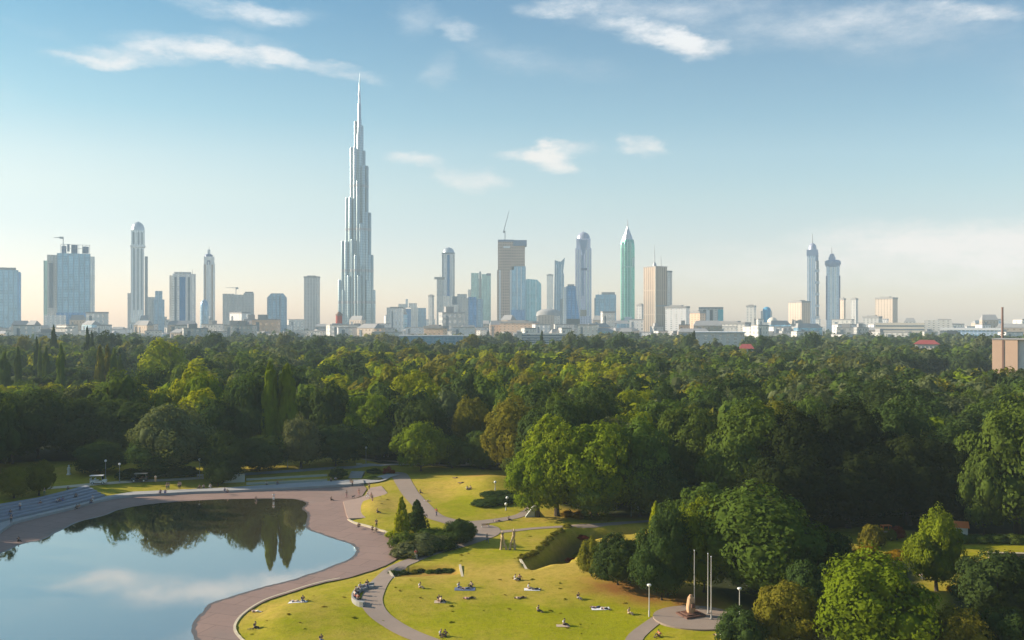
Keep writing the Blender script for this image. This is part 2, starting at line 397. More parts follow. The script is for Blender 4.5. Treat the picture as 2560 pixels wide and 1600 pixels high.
def np_mesh(name, verts, quads, smooth=True):
    me = bpy.data.meshes.new(name)
    me.vertices.add(len(verts)); me.vertices.foreach_set('co', np.asarray(verts, np.float32).ravel())
    k = quads.shape[1]
    me.loops.add(quads.size); me.loops.foreach_set('vertex_index', quads.astype(np.int32).ravel())
    me.polygons.add(len(quads)); me.polygons.foreach_set('loop_start', np.arange(0, quads.size, k, dtype=np.int32))
    try: me.polygons.foreach_set('loop_total', np.full(len(quads), k, np.int32))
    except Exception: pass
    me.polygons.foreach_set('use_smooth', np.full(len(quads), smooth))
    me.update(calc_edges=True)
    return me
gme = np_mesh("ground", vs, quads)
ca = gme.color_attributes.new("ground_kind", 'FLOAT_COLOR', 'POINT')
ca.data.foreach_set('color', np.stack([dry.ravel(), np.clip(earth, 0, 1).ravel(), fl_shade.ravel(), town.ravel()], 1).astype(np.float32).ravel())
gm, nt, b = new_mat("park_ground")
at_ = N(nt, 'ShaderNodeVertexColor', layer_name="ground_kind")
sc_ = N(nt, 'ShaderNodeSeparateColor'); nt.links.new(at_.outputs['Color'], sc_.inputs[0])
n1 = noise(nt, 0.35, 6, 0.65); n2 = noise(nt, 2.2, 4, 0.7); n3 = noise(nt, 0.07, 3, 0.5)
dryf = mth(nt, 'ADD', sc_.outputs[0], mth(nt, 'MULTIPLY', mth(nt, 'SUBTRACT', n1, 0.5), 1.5), clamp=True)
green = mixc(nt, n3, (0.225, 0.240, 0.003), (0.315, 0.295, 0.003))
col = mixc(nt, dryf, green, (0.44, 0.31, 0.055))
n5 = noise(nt, 0.8, 6, 0.8)
col = mixc(nt, mth(nt, 'MULTIPLY', step(nt, n5, 0.42, 0.72), 0.55), col, (0.15, 0.145, 0.002))
col = mixc(nt, mth(nt, 'MULTIPLY', step(nt, n2, 0.5, 0.75), 0.4), col, (0.12, 0.105, 0.012))
col = mixc(nt, mth(nt, 'ADD', sc_.outputs[1], mth(nt, 'MULTIPLY', mth(nt, 'SUBTRACT', n1, 0.5), mth(nt, 'MULTIPLY', sc_.outputs[1], 1.5)), clamp=True), col, (0.27, 0.125, 0.03))
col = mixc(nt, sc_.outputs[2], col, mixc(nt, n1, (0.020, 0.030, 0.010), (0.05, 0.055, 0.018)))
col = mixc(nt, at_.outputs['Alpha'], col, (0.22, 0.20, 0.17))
nt.links.new(col, b.inputs['Base Color']); b.inputs['Roughness'].default_value = 0.95; b.inputs['Specular IOR Level'].default_value = 0.1
bp = N(nt, 'ShaderNodeBump'); bp.inputs['Strength'].default_value = 0.5; bp.inputs['Distance'].default_value = 0.15
nt.links.new(n2, bp.inputs['Height']); nt.links.new(bp.outputs[0], b.inputs['Normal'])
gme.materials.append(gm)
ground = link("ground", gme); tag(ground, kind='structure')

# ------------------------------------------------------------------ basin, water, paved surfaces
def sheet(name, poly, mat, z, ragged=0.0):
    bm = bmesh.new()
    vv = [bm.verts.new((x, y, z)) for x, y in poly]
    ed = [bm.edges.new((vv[i], vv[(i + 1) % len(vv)])) for i in range(len(vv))]
    bmesh.ops.triangle_fill(bm, use_beauty=True, use_dissolve=False, edges=ed)
    for f_ in bm.faces:
        if f_.normal.z < 0: f_.normal_flip()
    me = bpy.data.meshes.new(name); bm.to_mesh(me); bm.free(); me.materials.append(mat)
    o = link(name, me); tag(o, kind='structure'); return o
def smooth_line(pts, per=4, closed=False):
    pts = [np.array(p, float) for p in pts]; out = []
    n = len(pts); rng = range(n if closed else n - 1)
    for i in rng:
        p0 = pts[(i - 1) % n] if closed or i > 0 else pts[i]; p1 = pts[i]; p2 = pts[(i + 1) % n]
        p3 = pts[(i + 2) % n] if closed or i + 2 < n else p2
        for k in range(per):
            t = k / per
            out.append(0.5 * (2 * p1 + (p2 - p0) * t + (2 * p0 - 5 * p1 + 4 * p2 - p3) * t * t + (3 * p1 - p0 - 3 * p2 + p3) * t ** 3))
    if not closed: out.append(pts[-1])
    return out
pool_m, nt, b = new_mat("pink_basin_concrete")
n1 = noise(nt, 0.10, 5, 0.6); n2 = noise(nt, 0.9, 5, 0.7); n3 = noise(nt, 0.05, 3, 0.6, stretch=(1, 0.5, 1))
c = mixc(nt, n1, (0.235, 0.145, 0.112), (0.315, 0.205, 0.162))
c = mixc(nt, mth(nt, 'MULTIPLY', step(nt, n2, 0.48, 0.7), 0.28), c, (0.17, 0.115, 0.09))
c = mixc(nt, mth(nt, 'MULTIPLY', step(nt, n3, 0.52, 0.66), 0.55), c, (0.21, 0.175, 0.145))
bk = N(nt, 'ShaderNodeTexBrick'); bk.inputs['Scale'].default_value = 1.0; bk.inputs['Brick Width'].default_value = 7.0; bk.inputs['Row Height'].default_value = 4.5; bk.inputs['Mortar Size'].default_value = 0.09; bk.inputs['Mortar Smooth'].default_value = 0.3
bk.inputs['Color1'].default_value = (1, 1, 1, 1); bk.inputs['Color2'].default_value = (0.86, 0.88, 0.9, 1); bk.inputs['Mortar'].default_value = (0.55, 0.55, 0.55, 1)
tk = N(nt, 'ShaderNodeTexCoord'); mk = N(nt, 'ShaderNodeMapping'); mk.inputs['Rotation'].default_value = (0, 0, 0.35); nt.links.new(tk.outputs['Object'], mk.inputs[0]); nt.links.new(mk.outputs[0], bk.inputs['Vector'])
c = mixc(nt, 0.75, c, bk.outputs['Color'], 'MULTIPLY')
nt.links.new(c, b.inputs['Base Color']); b.inputs['Roughness'].default_value = 0.75
grey_m = plain("grey_paving", (0.34, 0.33, 0.31), 0.85, var=0.2, scale=0.4)
pink_m = plain("pale_pink_paving", (0.37, 0.255, 0.195), 0.85, var=0.12, scale=0.3)
path_m = plain("path_paving", (0.27, 0.205, 0.16), 0.9, var=0.14, scale=0.5)
kerb_m = plain("pale_kerb_stone", (0.52, 0.44, 0.30), 0.85, var=0.12, scale=1.0)
stone_m = plain("grey_stone", (0.30, 0.29, 0.27), 0.9, var=0.22, scale=0.8)
sheet("basin", pl(BASIN), pool_m, 0.02)
wm = bpy.data.materials.new("pond_water"); wm.use_nodes = True; nt = wm.node_tree; nt.nodes.clear()
tcn = N(nt, 'ShaderNodeTexCoord')
df = N(nt, 'ShaderNodeBsdfDiffuse'); df.inputs[0].default_value = (0.10, 0.085, 0.045, 1)
gl = N(nt, 'ShaderNodeBsdfGlossy'); gl.inputs['Color'].default_value = (0.92, 0.90, 0.87, 1); gl.inputs['Roughness'].default_value = 0.03
fr = N(nt, 'ShaderNodeFresnel'); fr.inputs[0].default_value = 1.9
mx = N(nt, 'ShaderNodeMixShader'); nt.links.new(mth(nt, 'MULTIPLY_ADD', fr.outputs[0], 0.9, 0.42, clamp=True), mx.inputs[0])
nt.links.new(df.outputs[0], mx.inputs[1]); nt.links.new(gl.outputs[0], mx.inputs[2])
r1 = noise(nt, 0.9, 3, 0.6, stretch=(1, 0.45, 1)); r2 = noise(nt, 0.035, 3, 0.6)
bp = N(nt, 'ShaderNodeBump'); bp.inputs['Distance'].default_value = 0.02
nt.links.new(mth(nt, 'MULTIPLY_ADD', step(nt, r2, 0.45, 0.75), 0.25, 0.06), bp.inputs['Strength']); nt.links.new(r1, bp.inputs['Height'])
nt.links.new(bp.outputs[0], gl.inputs['Normal'])
on = N(nt, 'ShaderNodeOutputMaterial'); nt.links.new(mx.outputs[0], on.inputs[0])
rs = np.random.RandomState(3)
wl = smooth_line(pl(WATER[1:-3]), 5)
wl = [p + rs.normal(0, 0.05, 2) for p in wl]
wet = []
for i, p in enumerate(wl):
    t_ = wl[min(i + 1, len(wl) - 1)] - wl[max(i - 1, 0)]; t_ = t_ / (np.hypot(*t_) + 1e-9)
    wet.append(p + np.array([-t_[1], t_[0]]) * (0.45 + 0.35 * math.sin(i * 0.7) ** 2))
wet_m = plain('wet_margin', (0.105, 0.075, 0.055), 0.35, var=.3, scale=.8)
sheet('wet_margin', [pl(WATER)[0] + np.array([0, .6])] + wet + list(pl(WATER[-3:]) + np.array([.6, 0])), wet_m, 0.028)
sheet("pond_water", [pl(WATER)[0]] + wl + list(pl(WATER[-3:])), wm, 0.035)

def slab(name, poly, z0, z1, mat, kind='structure'):
    a = sum(poly[i][0] * poly[(i + 1) % len(poly)][1] - poly[(i + 1) % len(poly)][0] * poly[i][1] for i in range(len(poly)))
    if a < 0: poly = poly[::-1]
    mb = MB(); mb.prism([tuple(p) for p in poly], z0, z1)
    bm = bmesh.new(); o = mb.build(name, mat); bm.from_mesh(o.data)
    bmesh.ops.triangulate(bm, faces=[f_ for f_ in bm.faces if len(f_.verts) > 4]); bm.to_mesh(o.data); bm.free()
    return tag(o, kind=kind)
slab("promenade", list(pl(PROM_TOP[::-1], 0.6)) + list(pl(PROM_BOT[::-1], 0.6)), -0.3, 0.6, grey_m)
slab("plaza", [tuple(G(x, y)[:2]) for x, y in [(858, 1256), (866, 1289), (871, 1299), (945, 1296), (934, 1263), (940, 1251), (969, 1235), (953, 1217), (924, 1222), (913, 1241), (897, 1247)]], -0.3, 0.28, pink_m)

def ribbon(name, pts, width, mat, lift=0.05, per=8, kind='structure', thick=None):
    """A strip laid on the terrain along pts (photo pixels); width in metres, one value or one per point."""
    cl = smooth_line([P(*p)[:2] for p in pts], per)
    ws = width if isinstance(width, list) else [width] * len(pts)
    mb = MB(); rows = []
    for i, c in enumerate(cl):
        t = cl[min(i + 1, len(cl) - 1)] - cl[max(i - 1, 0)]; t = t / (np.hypot(*t) + 1e-9); nrm = np.array([-t[1], t[0]])
        k = i / per; a = int(min(k, len(ws) - 1)); w = ws[a] + (ws[min(a + 1, len(ws) - 1)] - ws[a]) * (k - a)
        rows.append([Vector((*(c + nrm * w * s), hz(*(c + nrm * w * s)) + lift)) for s in (-.5, -.25, 0, .25, .5)])
    for r0, r1 in zip(rows[:-1], rows[1:]):
        for k in range(4): mb.face([r0[k + 1], r0[k], r1[k], r1[k + 1]], smooth=True)
        if thick:
            for k in (0, 4):
                q = [r0[k], r1[k], r1[k] - Vector((0, 0, thick)), r0[k] - Vector((0, 0, thick))]
                mb.face(q if k == 0 else q[::-1])
    return tag(mb.build(name, mat), kind=kind)
ribbon("path", [(975, 1183), (997, 1188), (1012, 1212), (1040, 1250), (1080, 1288), (1122, 1303), (1168, 1312), (1205, 1322), (1208, 1336), (1185, 1350), (1130, 1369), (1075, 1385), (1030, 1402), (985, 1424), (955, 1450), (935, 1482), (930, 1508), (945, 1535), (985, 1565), (1040, 1592), (1110, 1618), (1200, 1645)],
       [5, 5, 4.6, 4.4, 4.2, 4.6, 6, 7.5, 6.5, 4.2, 3, 2.9, 2.9, 3, 3.2, 3.4, 3.4, 3.2, 3, 3, 3, 3], path_m, 0.09, 10)
ribbon("path", [(1168, 1309), (1215, 1305), (1262, 1298), (1300, 1289), (1322, 1276), (1330, 1264)], [4, 3.4, 2.8, 2.6, 2.4, 2.2], path_m, 0.075)
ribbon("path", [(1215, 1330), (1260, 1329), (1330, 1322), (1420, 1316), (1510, 1311), (1600, 1305), (1680, 1298)], [3.2, 2.4, 1.8, 1.8, 1.9, 2, 2], path_m, 0.075)
ribbon("path", [(1650, 1545), (1628, 1560), (1600, 1582), (1585, 1600), (1570, 1640)], [2.2, 2.2, 2.4, 2.4, 2.4], path_m, 0.075)
ribbon("path", [(109, 1222), (190, 1217), (260, 1211), (330, 1206), (420, 1202), (510, 1197)], 2.4, kerb_m, 0.1)
ribbon("path", [(556, 1193), (640, 1187), (747, 1180), (830, 1174), (903, 1168), (960, 1163), (1040, 1160)], 2.6, grey_m, 0.1)
ribbon("path", [(910, 1150), (960, 1153), (1040, 1160), (1110, 1164), (1180, 1163), (1260, 1160)], 2.4, path_m, 0.12)
ribbon("path", [(1334, 1258), (1340, 1244), (1338, 1228)], 2.2, pink_m, 0.08)
ribbon("path", [(985, 1188), (962, 1194), (940, 1203), (905, 1206)], [4, 4, 4.5, 5], grey_m, 0.3)
ribbon("kerb", [(587, 1576), (587, 1566), (592, 1555), (603, 1541), (621, 1526), (641, 1513), (666, 1500), (697, 1489), (732, 1478), (772, 1465), (817, 1453.5), (850, 1447.5)], 0.38, kerb_m, 0.2, thick=0.6)
ribbon("kerb", [(700, 1700), (640, 1634), (607, 1603), (595, 1591), (589, 1582), (587, 1576)], 0.42, kerb_m, 0.2, thick=0.6)
ribbon("kerb", [(871, 1301), (885, 1309), (921, 1318), (959, 1330), (986, 1342)], 0.5, kerb_m, 0.32, thick=0.7)
# round monument forecourt
mc = P(1740, 1546)
mb = MB(); ring = []
for k in range(48):
    a = 2 * math.pi * k / 48; ring.append((mc.x + 6.4 * math.cos(a), mc.y + 5.6 * math.sin(a)))
MZ = max(hz(*q) for q in ring) + 0.06
mb.prism(ring, MZ - 0.9, MZ); tag(mb.build("forecourt", path_m), kind='structure')
# stepped terraces by the promenade
low = [np.array(G(x, y, 0.6)[:2]) for x, y in ((-160, 1348), (0, 1303), (99, 1281), (182, 1261), (262, 1240))]
upp = [np.array(G(x, y, 2.0)[:2]) for x, y in ((-160, 1300), (0, 1262), (95, 1246), (175, 1226), (215, 1215))]
step_m = plain("blue_grey_step_stone", (0.25, 0.26, 0.29), 0.85, var=0.2, scale=0.5)
for k in range(5):
    a, e = k / 5, (k + 1) / 5
    poly = [l + (u - l) * a for l, u in zip(low, upp)] + [l + (u - l) * 1.0 for l, u in zip(low, upp)][::-1]
    z0 = 0.6 + 0.32 * k
    mb = MB(); n = len(low)
    p0 = [l + (u - l) * a for l, u in zip(low, upp)]; p1 = [l + (u - l) * (e + 0.02) for l, u in zip(low, upp)]
    mb.prism([tuple(q) for q in p0] + [tuple(q) for q in p1[::-1]], 0.0, z0 + 0.32)
    tag(mb.build("terrace_step", step_m), kind='structure')
# grass bank and low retaining walls behind the long straight
wall_m = plain("pale_concrete_wall", (0.40, 0.42, 0.38), 0.85, var=0.15, scale=0.6)
def wall(name, a, b_, h, t, label, cat, mat=wall_m, group=None):
    p, q = P(*a), P(*b_); d = (q - p).to_2d(); L = d.length
    mb = MB(); mb.box(0, L, -t / 2, t / 2, -1.0, h)
    mb2 = MB(); mb2.box(-0.05, L + 0.05, -t / 2 - 0.06, t / 2 + 0.06, h, h + 0.08)
    r = thing(name, label, cat, p, math.atan2(d.y, d.x), group)
    mb.build("wall_body", mat, r); mb2.build("coping", kerb_m, r)
    return r
wall("retaining_wall", (616, 1212), (818, 1203), 0.55, 0.4, "long low retaining wall along the back of the grey promenade", "wall")
wall("seat_wall", (616, 1201), (818, 1190), 0.45, 0.4, "low seat wall halfway up the grass bank behind the promenade", "wall")
wall("concrete_panel", (559, 1207), (612, 1205), 2.1, 0.5, "pale grey concrete block at the end of the grass bank, beside the dark bush", "wall")
mb = MB()
a, b_ = P(870, 1196), P(905, 1194)
r = thing("stairway", "short grey stone stairway rising from the promenade between dome bush and flower bed", "stairs", a, 0)
for k in range(5):
    mb = MB(); mb.box(0, b_.x - a.x, k * 1.1, 6.0, -0.8, 0.2 + 0.22 * k); mb.build("stair_step", stone_m, r)
# ------------------------------------------------------------------ trees
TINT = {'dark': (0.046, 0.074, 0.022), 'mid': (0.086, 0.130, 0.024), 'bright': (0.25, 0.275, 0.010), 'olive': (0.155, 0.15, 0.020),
        'grey': (0.105, 0.125, 0.058), 'copper': (0.024, 0.013, 0.009), 'pale': (0.13, 0.14, 0.065), 'fresh': (0.140, 0.190, 0.013), 'deep': (0.020, 0.030, 0.009), 'red': (0.20, 0.03, 0.015), 'gold': (0.22, 0.13, 0.01)}  # deep: the shade of the dark wood painted into the leaf colour
TWORD = {'dark': 'dark green', 'mid': 'mid green', 'bright': 'yellow-green', 'olive': 'olive green', 'grey': 'grey-green', 'copper': 'blackish purple', 'pale': 'pale silvery', 'fresh': 'fresh green', 'deep': 'deep green shaded', 'red': 'red', 'gold': 'golden'}
def leaf_material(name, from_attr):
    m = bpy.data.materials.new(name); m.use_nodes = True; nt = m.node_tree; nt.nodes.clear()
    if from_attr:
        c = N(nt, 'ShaderNodeVertexColor', layer_name="tint").outputs['Color']
    else:
        c = N(nt, 'ShaderNodeObjectInfo').outputs['Color']
    ge = N(nt, 'ShaderNodeNewGeometry')
    nn = N(nt, 'ShaderNodeTexNoise'); nn.inputs['Scale'].default_value = 0.22; nn.inputs['Detail'].default_value = 4; nn.inputs['Roughness'].default_value = 0.7
    nt.links.new(ge.outputs['Position'], nn.inputs['Vector'])
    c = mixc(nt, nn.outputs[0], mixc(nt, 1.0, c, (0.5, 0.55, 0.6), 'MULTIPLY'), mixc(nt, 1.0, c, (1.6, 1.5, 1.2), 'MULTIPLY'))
    d = N(nt, 'ShaderNodeBsdfDiffuse'); nt.links.new(c, d.inputs[0])
    t = N(nt, 'ShaderNodeBsdfTranslucent'); nt.links.new(mixc(nt, 1.0, c, (1.5, 1.4, 0.5), 'MULTIPLY'), t.inputs[0])
    mx = N(nt, 'ShaderNodeMixShader'); mx.inputs[0].default_value = 0.30
    nt.links.new(d.outputs[0], mx.inputs[1]); nt.links.new(t.outputs[0], mx.inputs[2])
    on = N(nt, 'ShaderNodeOutputMaterial'); nt.links.new(mx.outputs[0], on.inputs[0])
    return m
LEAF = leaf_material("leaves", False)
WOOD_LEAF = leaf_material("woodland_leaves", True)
BARK = plain("bark", (0.07, 0.05, 0.035), 0.95, var=0.3, scale=2.0)

def dirs(rs, n, zmin=-1.0):
    v = rs.normal(size=(n * 4, 3)); v /= np.linalg.norm(v, axis=1)[:, None]
    v = v[v[:, 2] > zmin]
    return v[:n]
ICO_V, ICO_F = None, None
def ico():
    global ICO_V, ICO_F
    if ICO_V is None:
        bm = bmesh.new(); bmesh.ops.create_icosphere(bm, subdivisions=1, radius=1.0)
        ICO_V = np.array([v.co[:] for v in bm.verts]); ICO_F = np.array([[v.index for v in f.verts] for f in bm.faces]); bm.free()
    return ICO_V, ICO_F
def crown_arrays(seed, kind='round', nbig=16, nsmall=8, nleaf=110, leaf=0.022, z0=0.1, core=True, dome=0.55):
    """Crown of a tree one unit high and one unit wide: leaf faces set on clumps of clumps, over lumpy inner masses."""
    rs = np.random.RandomState(seed)
    zc, rz = (1 + z0) / 2, (1 - z0) / 2
    if kind == 'round':
        u = dirs(rs, nbig, -0.93)
        u = u[np.argsort(rs.rand(len(u)))]
        rr = rs.uniform(0.50, 0.76, (len(u), 1))
        big = u * rr * np.array([0.5, 0.5, rz]) + [0, 0, zc]
        big = np.vstack([big, [[0, 0, zc + 0.1 * rz], [0, 0, zc - 0.35 * rz]]])
        br = np.concatenate([rs.uniform(0.155, 0.24, len(u)), [0.30, 0.30]])
        vz = max(0.75, min(1.6, rz / 0.45))
    elif kind == 'poplar':
        t = np.linspace(0.04, 0.97, nbig)
        w = np.clip(np.sin(np.pi * np.clip(t, 0, 1) ** 0.75) ** 0.6, 0.15, 1)
        a = rs.uniform(0, 6.28, nbig)
        big = np.stack([0.22 * w * np.cos(a), 0.22 * w * np.sin(a), z0 + (1 - z0) * t], 1)
        br = 0.30 * w * rs.uniform(0.8, 1.15, nbig); vz = 0.42
    elif kind == 'cone':
        t = np.linspace(0.02, 0.97, nbig); w = (1 - t) ** 0.8
        a = rs.uniform(0, 6.28, nbig)
        big = np.stack([0.28 * w * np.cos(a), 0.28 * w * np.sin(a), z0 + (1 - z0) * t], 1)
        br = 0.26 * w + 0.045; vz = 0.6
    else:                                                     # spread: low spreading bush
        a = rs.uniform(0, 6.28, nbig); r = 0.40 * np.sqrt(rs.rand(nbig))
        big = np.stack([r * np.cos(a), r * np.sin(a), z0 + (0.75 - z0) * (1 - (r / 0.45) ** 2) * rs.uniform(0.5, 1, nbig)], 1)
        br = rs.uniform(0.12, 0.2, nbig); vz = 1.3
    sc = np.array([1, 1, vz])
    P_, Nn = [], []
    for i in range(len(big)):
        s = dirs(rs, nsmall, -0.55)
        for q in s:
            c = big[i] + q * br[i] * 0.82 * sc; r = br[i] * rs.uniform(0.26, 0.52)
            d = dirs(rs, nleaf, -1)
            out = c - np.array([0, 0, zc]); out /= np.linalg.norm(out) + 1e-6
            keep = d @ out > -0.35
            d = d[keep]
            P_.append(c + d * r * sc * rs.uniform(0.72, 1.12, (len(d), 1))); Nn.append(d + dome * out + rs.normal(0, 0.30, d.shape))
    for i in range(len(big)):                                  # an even cover over each clump as well
        d = dirs(rs, int(nleaf * nsmall * 0.28), -0.8)
        out = big[i] + d * br[i] - np.array([0, 0, zc]); out /= np.linalg.norm(out, axis=1)[:, None] + 1e-6
        P_.append(big[i] + d * br[i] * sc * rs.uniform(0.82, 0.98, (len(d), 1))); Nn.append(d + out * dome + rs.normal(0, 0.3, d.shape))
    Pp = np.vstack(P_); Nn = np.vstack(Nn)
    ok = np.ones(len(Pp), bool)
    for i in range(len(big)):                                  # drop what lies deep inside a clump
        ok &= np.linalg.norm((Pp - big[i]) / sc, axis=1) > br[i] * 0.80
    ok &= Pp[:, 2] > z0 * 0.3
    Pp, Nn = Pp[ok], Nn[ok]
    Nn /= np.linalg.norm(Nn, axis=1)[:, None]
    n = len(Pp)
    up = rs.normal(size=(n, 3)); t1 = np.cross(Nn, up); t1 /= np.linalg.norm(t1, axis=1)[:, None]; t2 = np.cross(Nn, t1)
    l = leaf * rs.uniform(0.6, 1.45, (n, 1)); w_ = l * rs.uniform(0.45, 0.8, (n, 1))
    vv = np.stack([Pp - t1 * l, Pp - t2 * w_ + t1 * l * 0.15, Pp + t1 * l, Pp + t2 * w_ + t1 * l * 0.15], 1).reshape(-1, 3)
    ff = np.arange(4 * n).reshape(-1, 4)
    if core:
        iv, if_ = ico(); cv, cf = [], []; b0 = len(vv)
        for i in range(len(big)):
            cv.append(big[i] + iv * br[i] * 0.66 * sc * rs.uniform(0.88, 1.08, (len(iv), 1))); cf.append(if_ + b0 + i * len(iv))
        vv = np.vstack([vv] + cv); tri = np.vstack(cf)
    else:
        tri = np.zeros((0, 3), int)
    return vv, ff, tri
def mesh_qt(name, vv, ff, tri, mat):
    me = bpy.data.meshes.new(name)
    me.vertices.add(len(vv)); me.vertices.foreach_set('co', vv.astype(np.float32).ravel())
    me.loops.add(ff.size + tri.size); me.loops.foreach_set('vertex_index', np.concatenate([ff.ravel(), tri.ravel()]).astype(np.int32))
    me.polygons.add(len(ff) + len(tri))
    me.polygons.foreach_set('loop_start', np.concatenate([np.arange(len(ff)) * 4, ff.size + np.arange(len(tri)) * 3]).astype(np.int32))
    me.update(calc_edges=True); me.materials.append(mat)
    return me
def trunk_mesh(name, seed, z0, r=0.03, limbs=5, top=0.7):
    rs = np.random.RandomState(seed); mb = MB()
    k = [(rs.normal(0, .01), rs.normal(0, .01), z) for z in np.linspace(-0.02, top, 6)]
    mb.tube(k, [r * 1.5, r, r * .85, r * .7, r * .5, r * .3], 8)
    for i in range(limbs):
        h = rs.uniform(z0 + 0.02, top - .12); a = rs.uniform(0, 6.28); L = rs.uniform(.2, .34)
        mb.tube([(0, 0, h), (L * .5 * math.cos(a), L * .5 * math.sin(a), h + L * .35), (L * math.cos(a), L * math.sin(a), h + L * .8)], [r * .5, r * .35, r * .12], 6)
    me = bpy.data.meshes.new(name); me.from_pydata(mb.v, [], mb.f); me.materials.append(BARK); return me
CROWNS = {'round_near': [mesh_qt("crown", *crown_arrays(100 + i, 'round', 22 + 2 * i, 10, 110, 0.0175, 0.04), LEAF) for i in range(5)],
          'round_mid': [mesh_qt("crown", *crown_arrays(200 + i, 'round', 15 + i, 8, 40, 0.030, 0.06, True, 0.8), LEAF) for i in range(6)],
          'poplar_near': [mesh_qt("crown", *crown_arrays(300 + i, 'poplar', 40, 8, 36, 0.042, 0.04), LEAF) for i in range(2)],
          'poplar_mid': [mesh_qt("crown", *crown_arrays(310 + i, 'poplar', 20, 6, 16, 0.085, 0.04), LEAF) for i in range(3)],
          'cone_near': [mesh_qt("crown", *crown_arrays(320 + i, 'cone', 40, 8, 34, 0.03, 0.03), LEAF) for i in range(2)],
          'spread_near': [mesh_qt("foliage", *crown_arrays(330 + i, 'spread', 34, 8, 40, 0.026, 0.05), LEAF) for i in range(3)]}
TRUNKS = {'round': [trunk_mesh("trunk", 400 + i, .12, 0.028) for i in range(3)], 'poplar': [trunk_mesh("trunk", 410, .05, 0.03, 3, .8)],
          'cone': [trunk_mesh("trunk", 411, .05, 0.03, 3, .8)], 'spread': [trunk_mesh("stem", 412, .05, 0.02, 8, .4)]}
TN = [0]
KNAME = {'round': 'broadleaf_tree', 'poplar': 'poplar_tree', 'cone': 'conifer_tree', 'spread': 'shrub'}
def plant(kind, pos, h, w, colour, label, cat='tree', near=True, group=None, name=None, seed=None):
    i = TN[0] = TN[0] + 1
    rs = np.random.RandomState(1000 + i if seed is None else seed)
    r = thing(name or KNAME[kind], label, cat, pos, rs.uniform(0, 6.28), group)
    lst = CROWNS[kind + ('_near' if near or kind + '_mid' not in CROWNS else '_mid')]
    c = link('crown' if kind != 'spread' else 'foliage', lst[rs.randint(len(lst))], r); c.scale = (w, w * rs.uniform(.9, 1.08), h)
    f = rs.uniform(0.85, 1.18); t = TINT[colour]
    c.color = (t[0] * f * rs.uniform(.93, 1.07), t[1] * f, t[2] * f, 1)
    tr = TRUNKS[kind][rs.randint(len(TRUNKS[kind]))]
    k = link('trunk' if kind != 'spread' else 'stem', tr, r)
    hw = min(w, h * 1.1) if kind in ('round', 'spread') else w
    k.scale = (hw, hw, h)
    return r

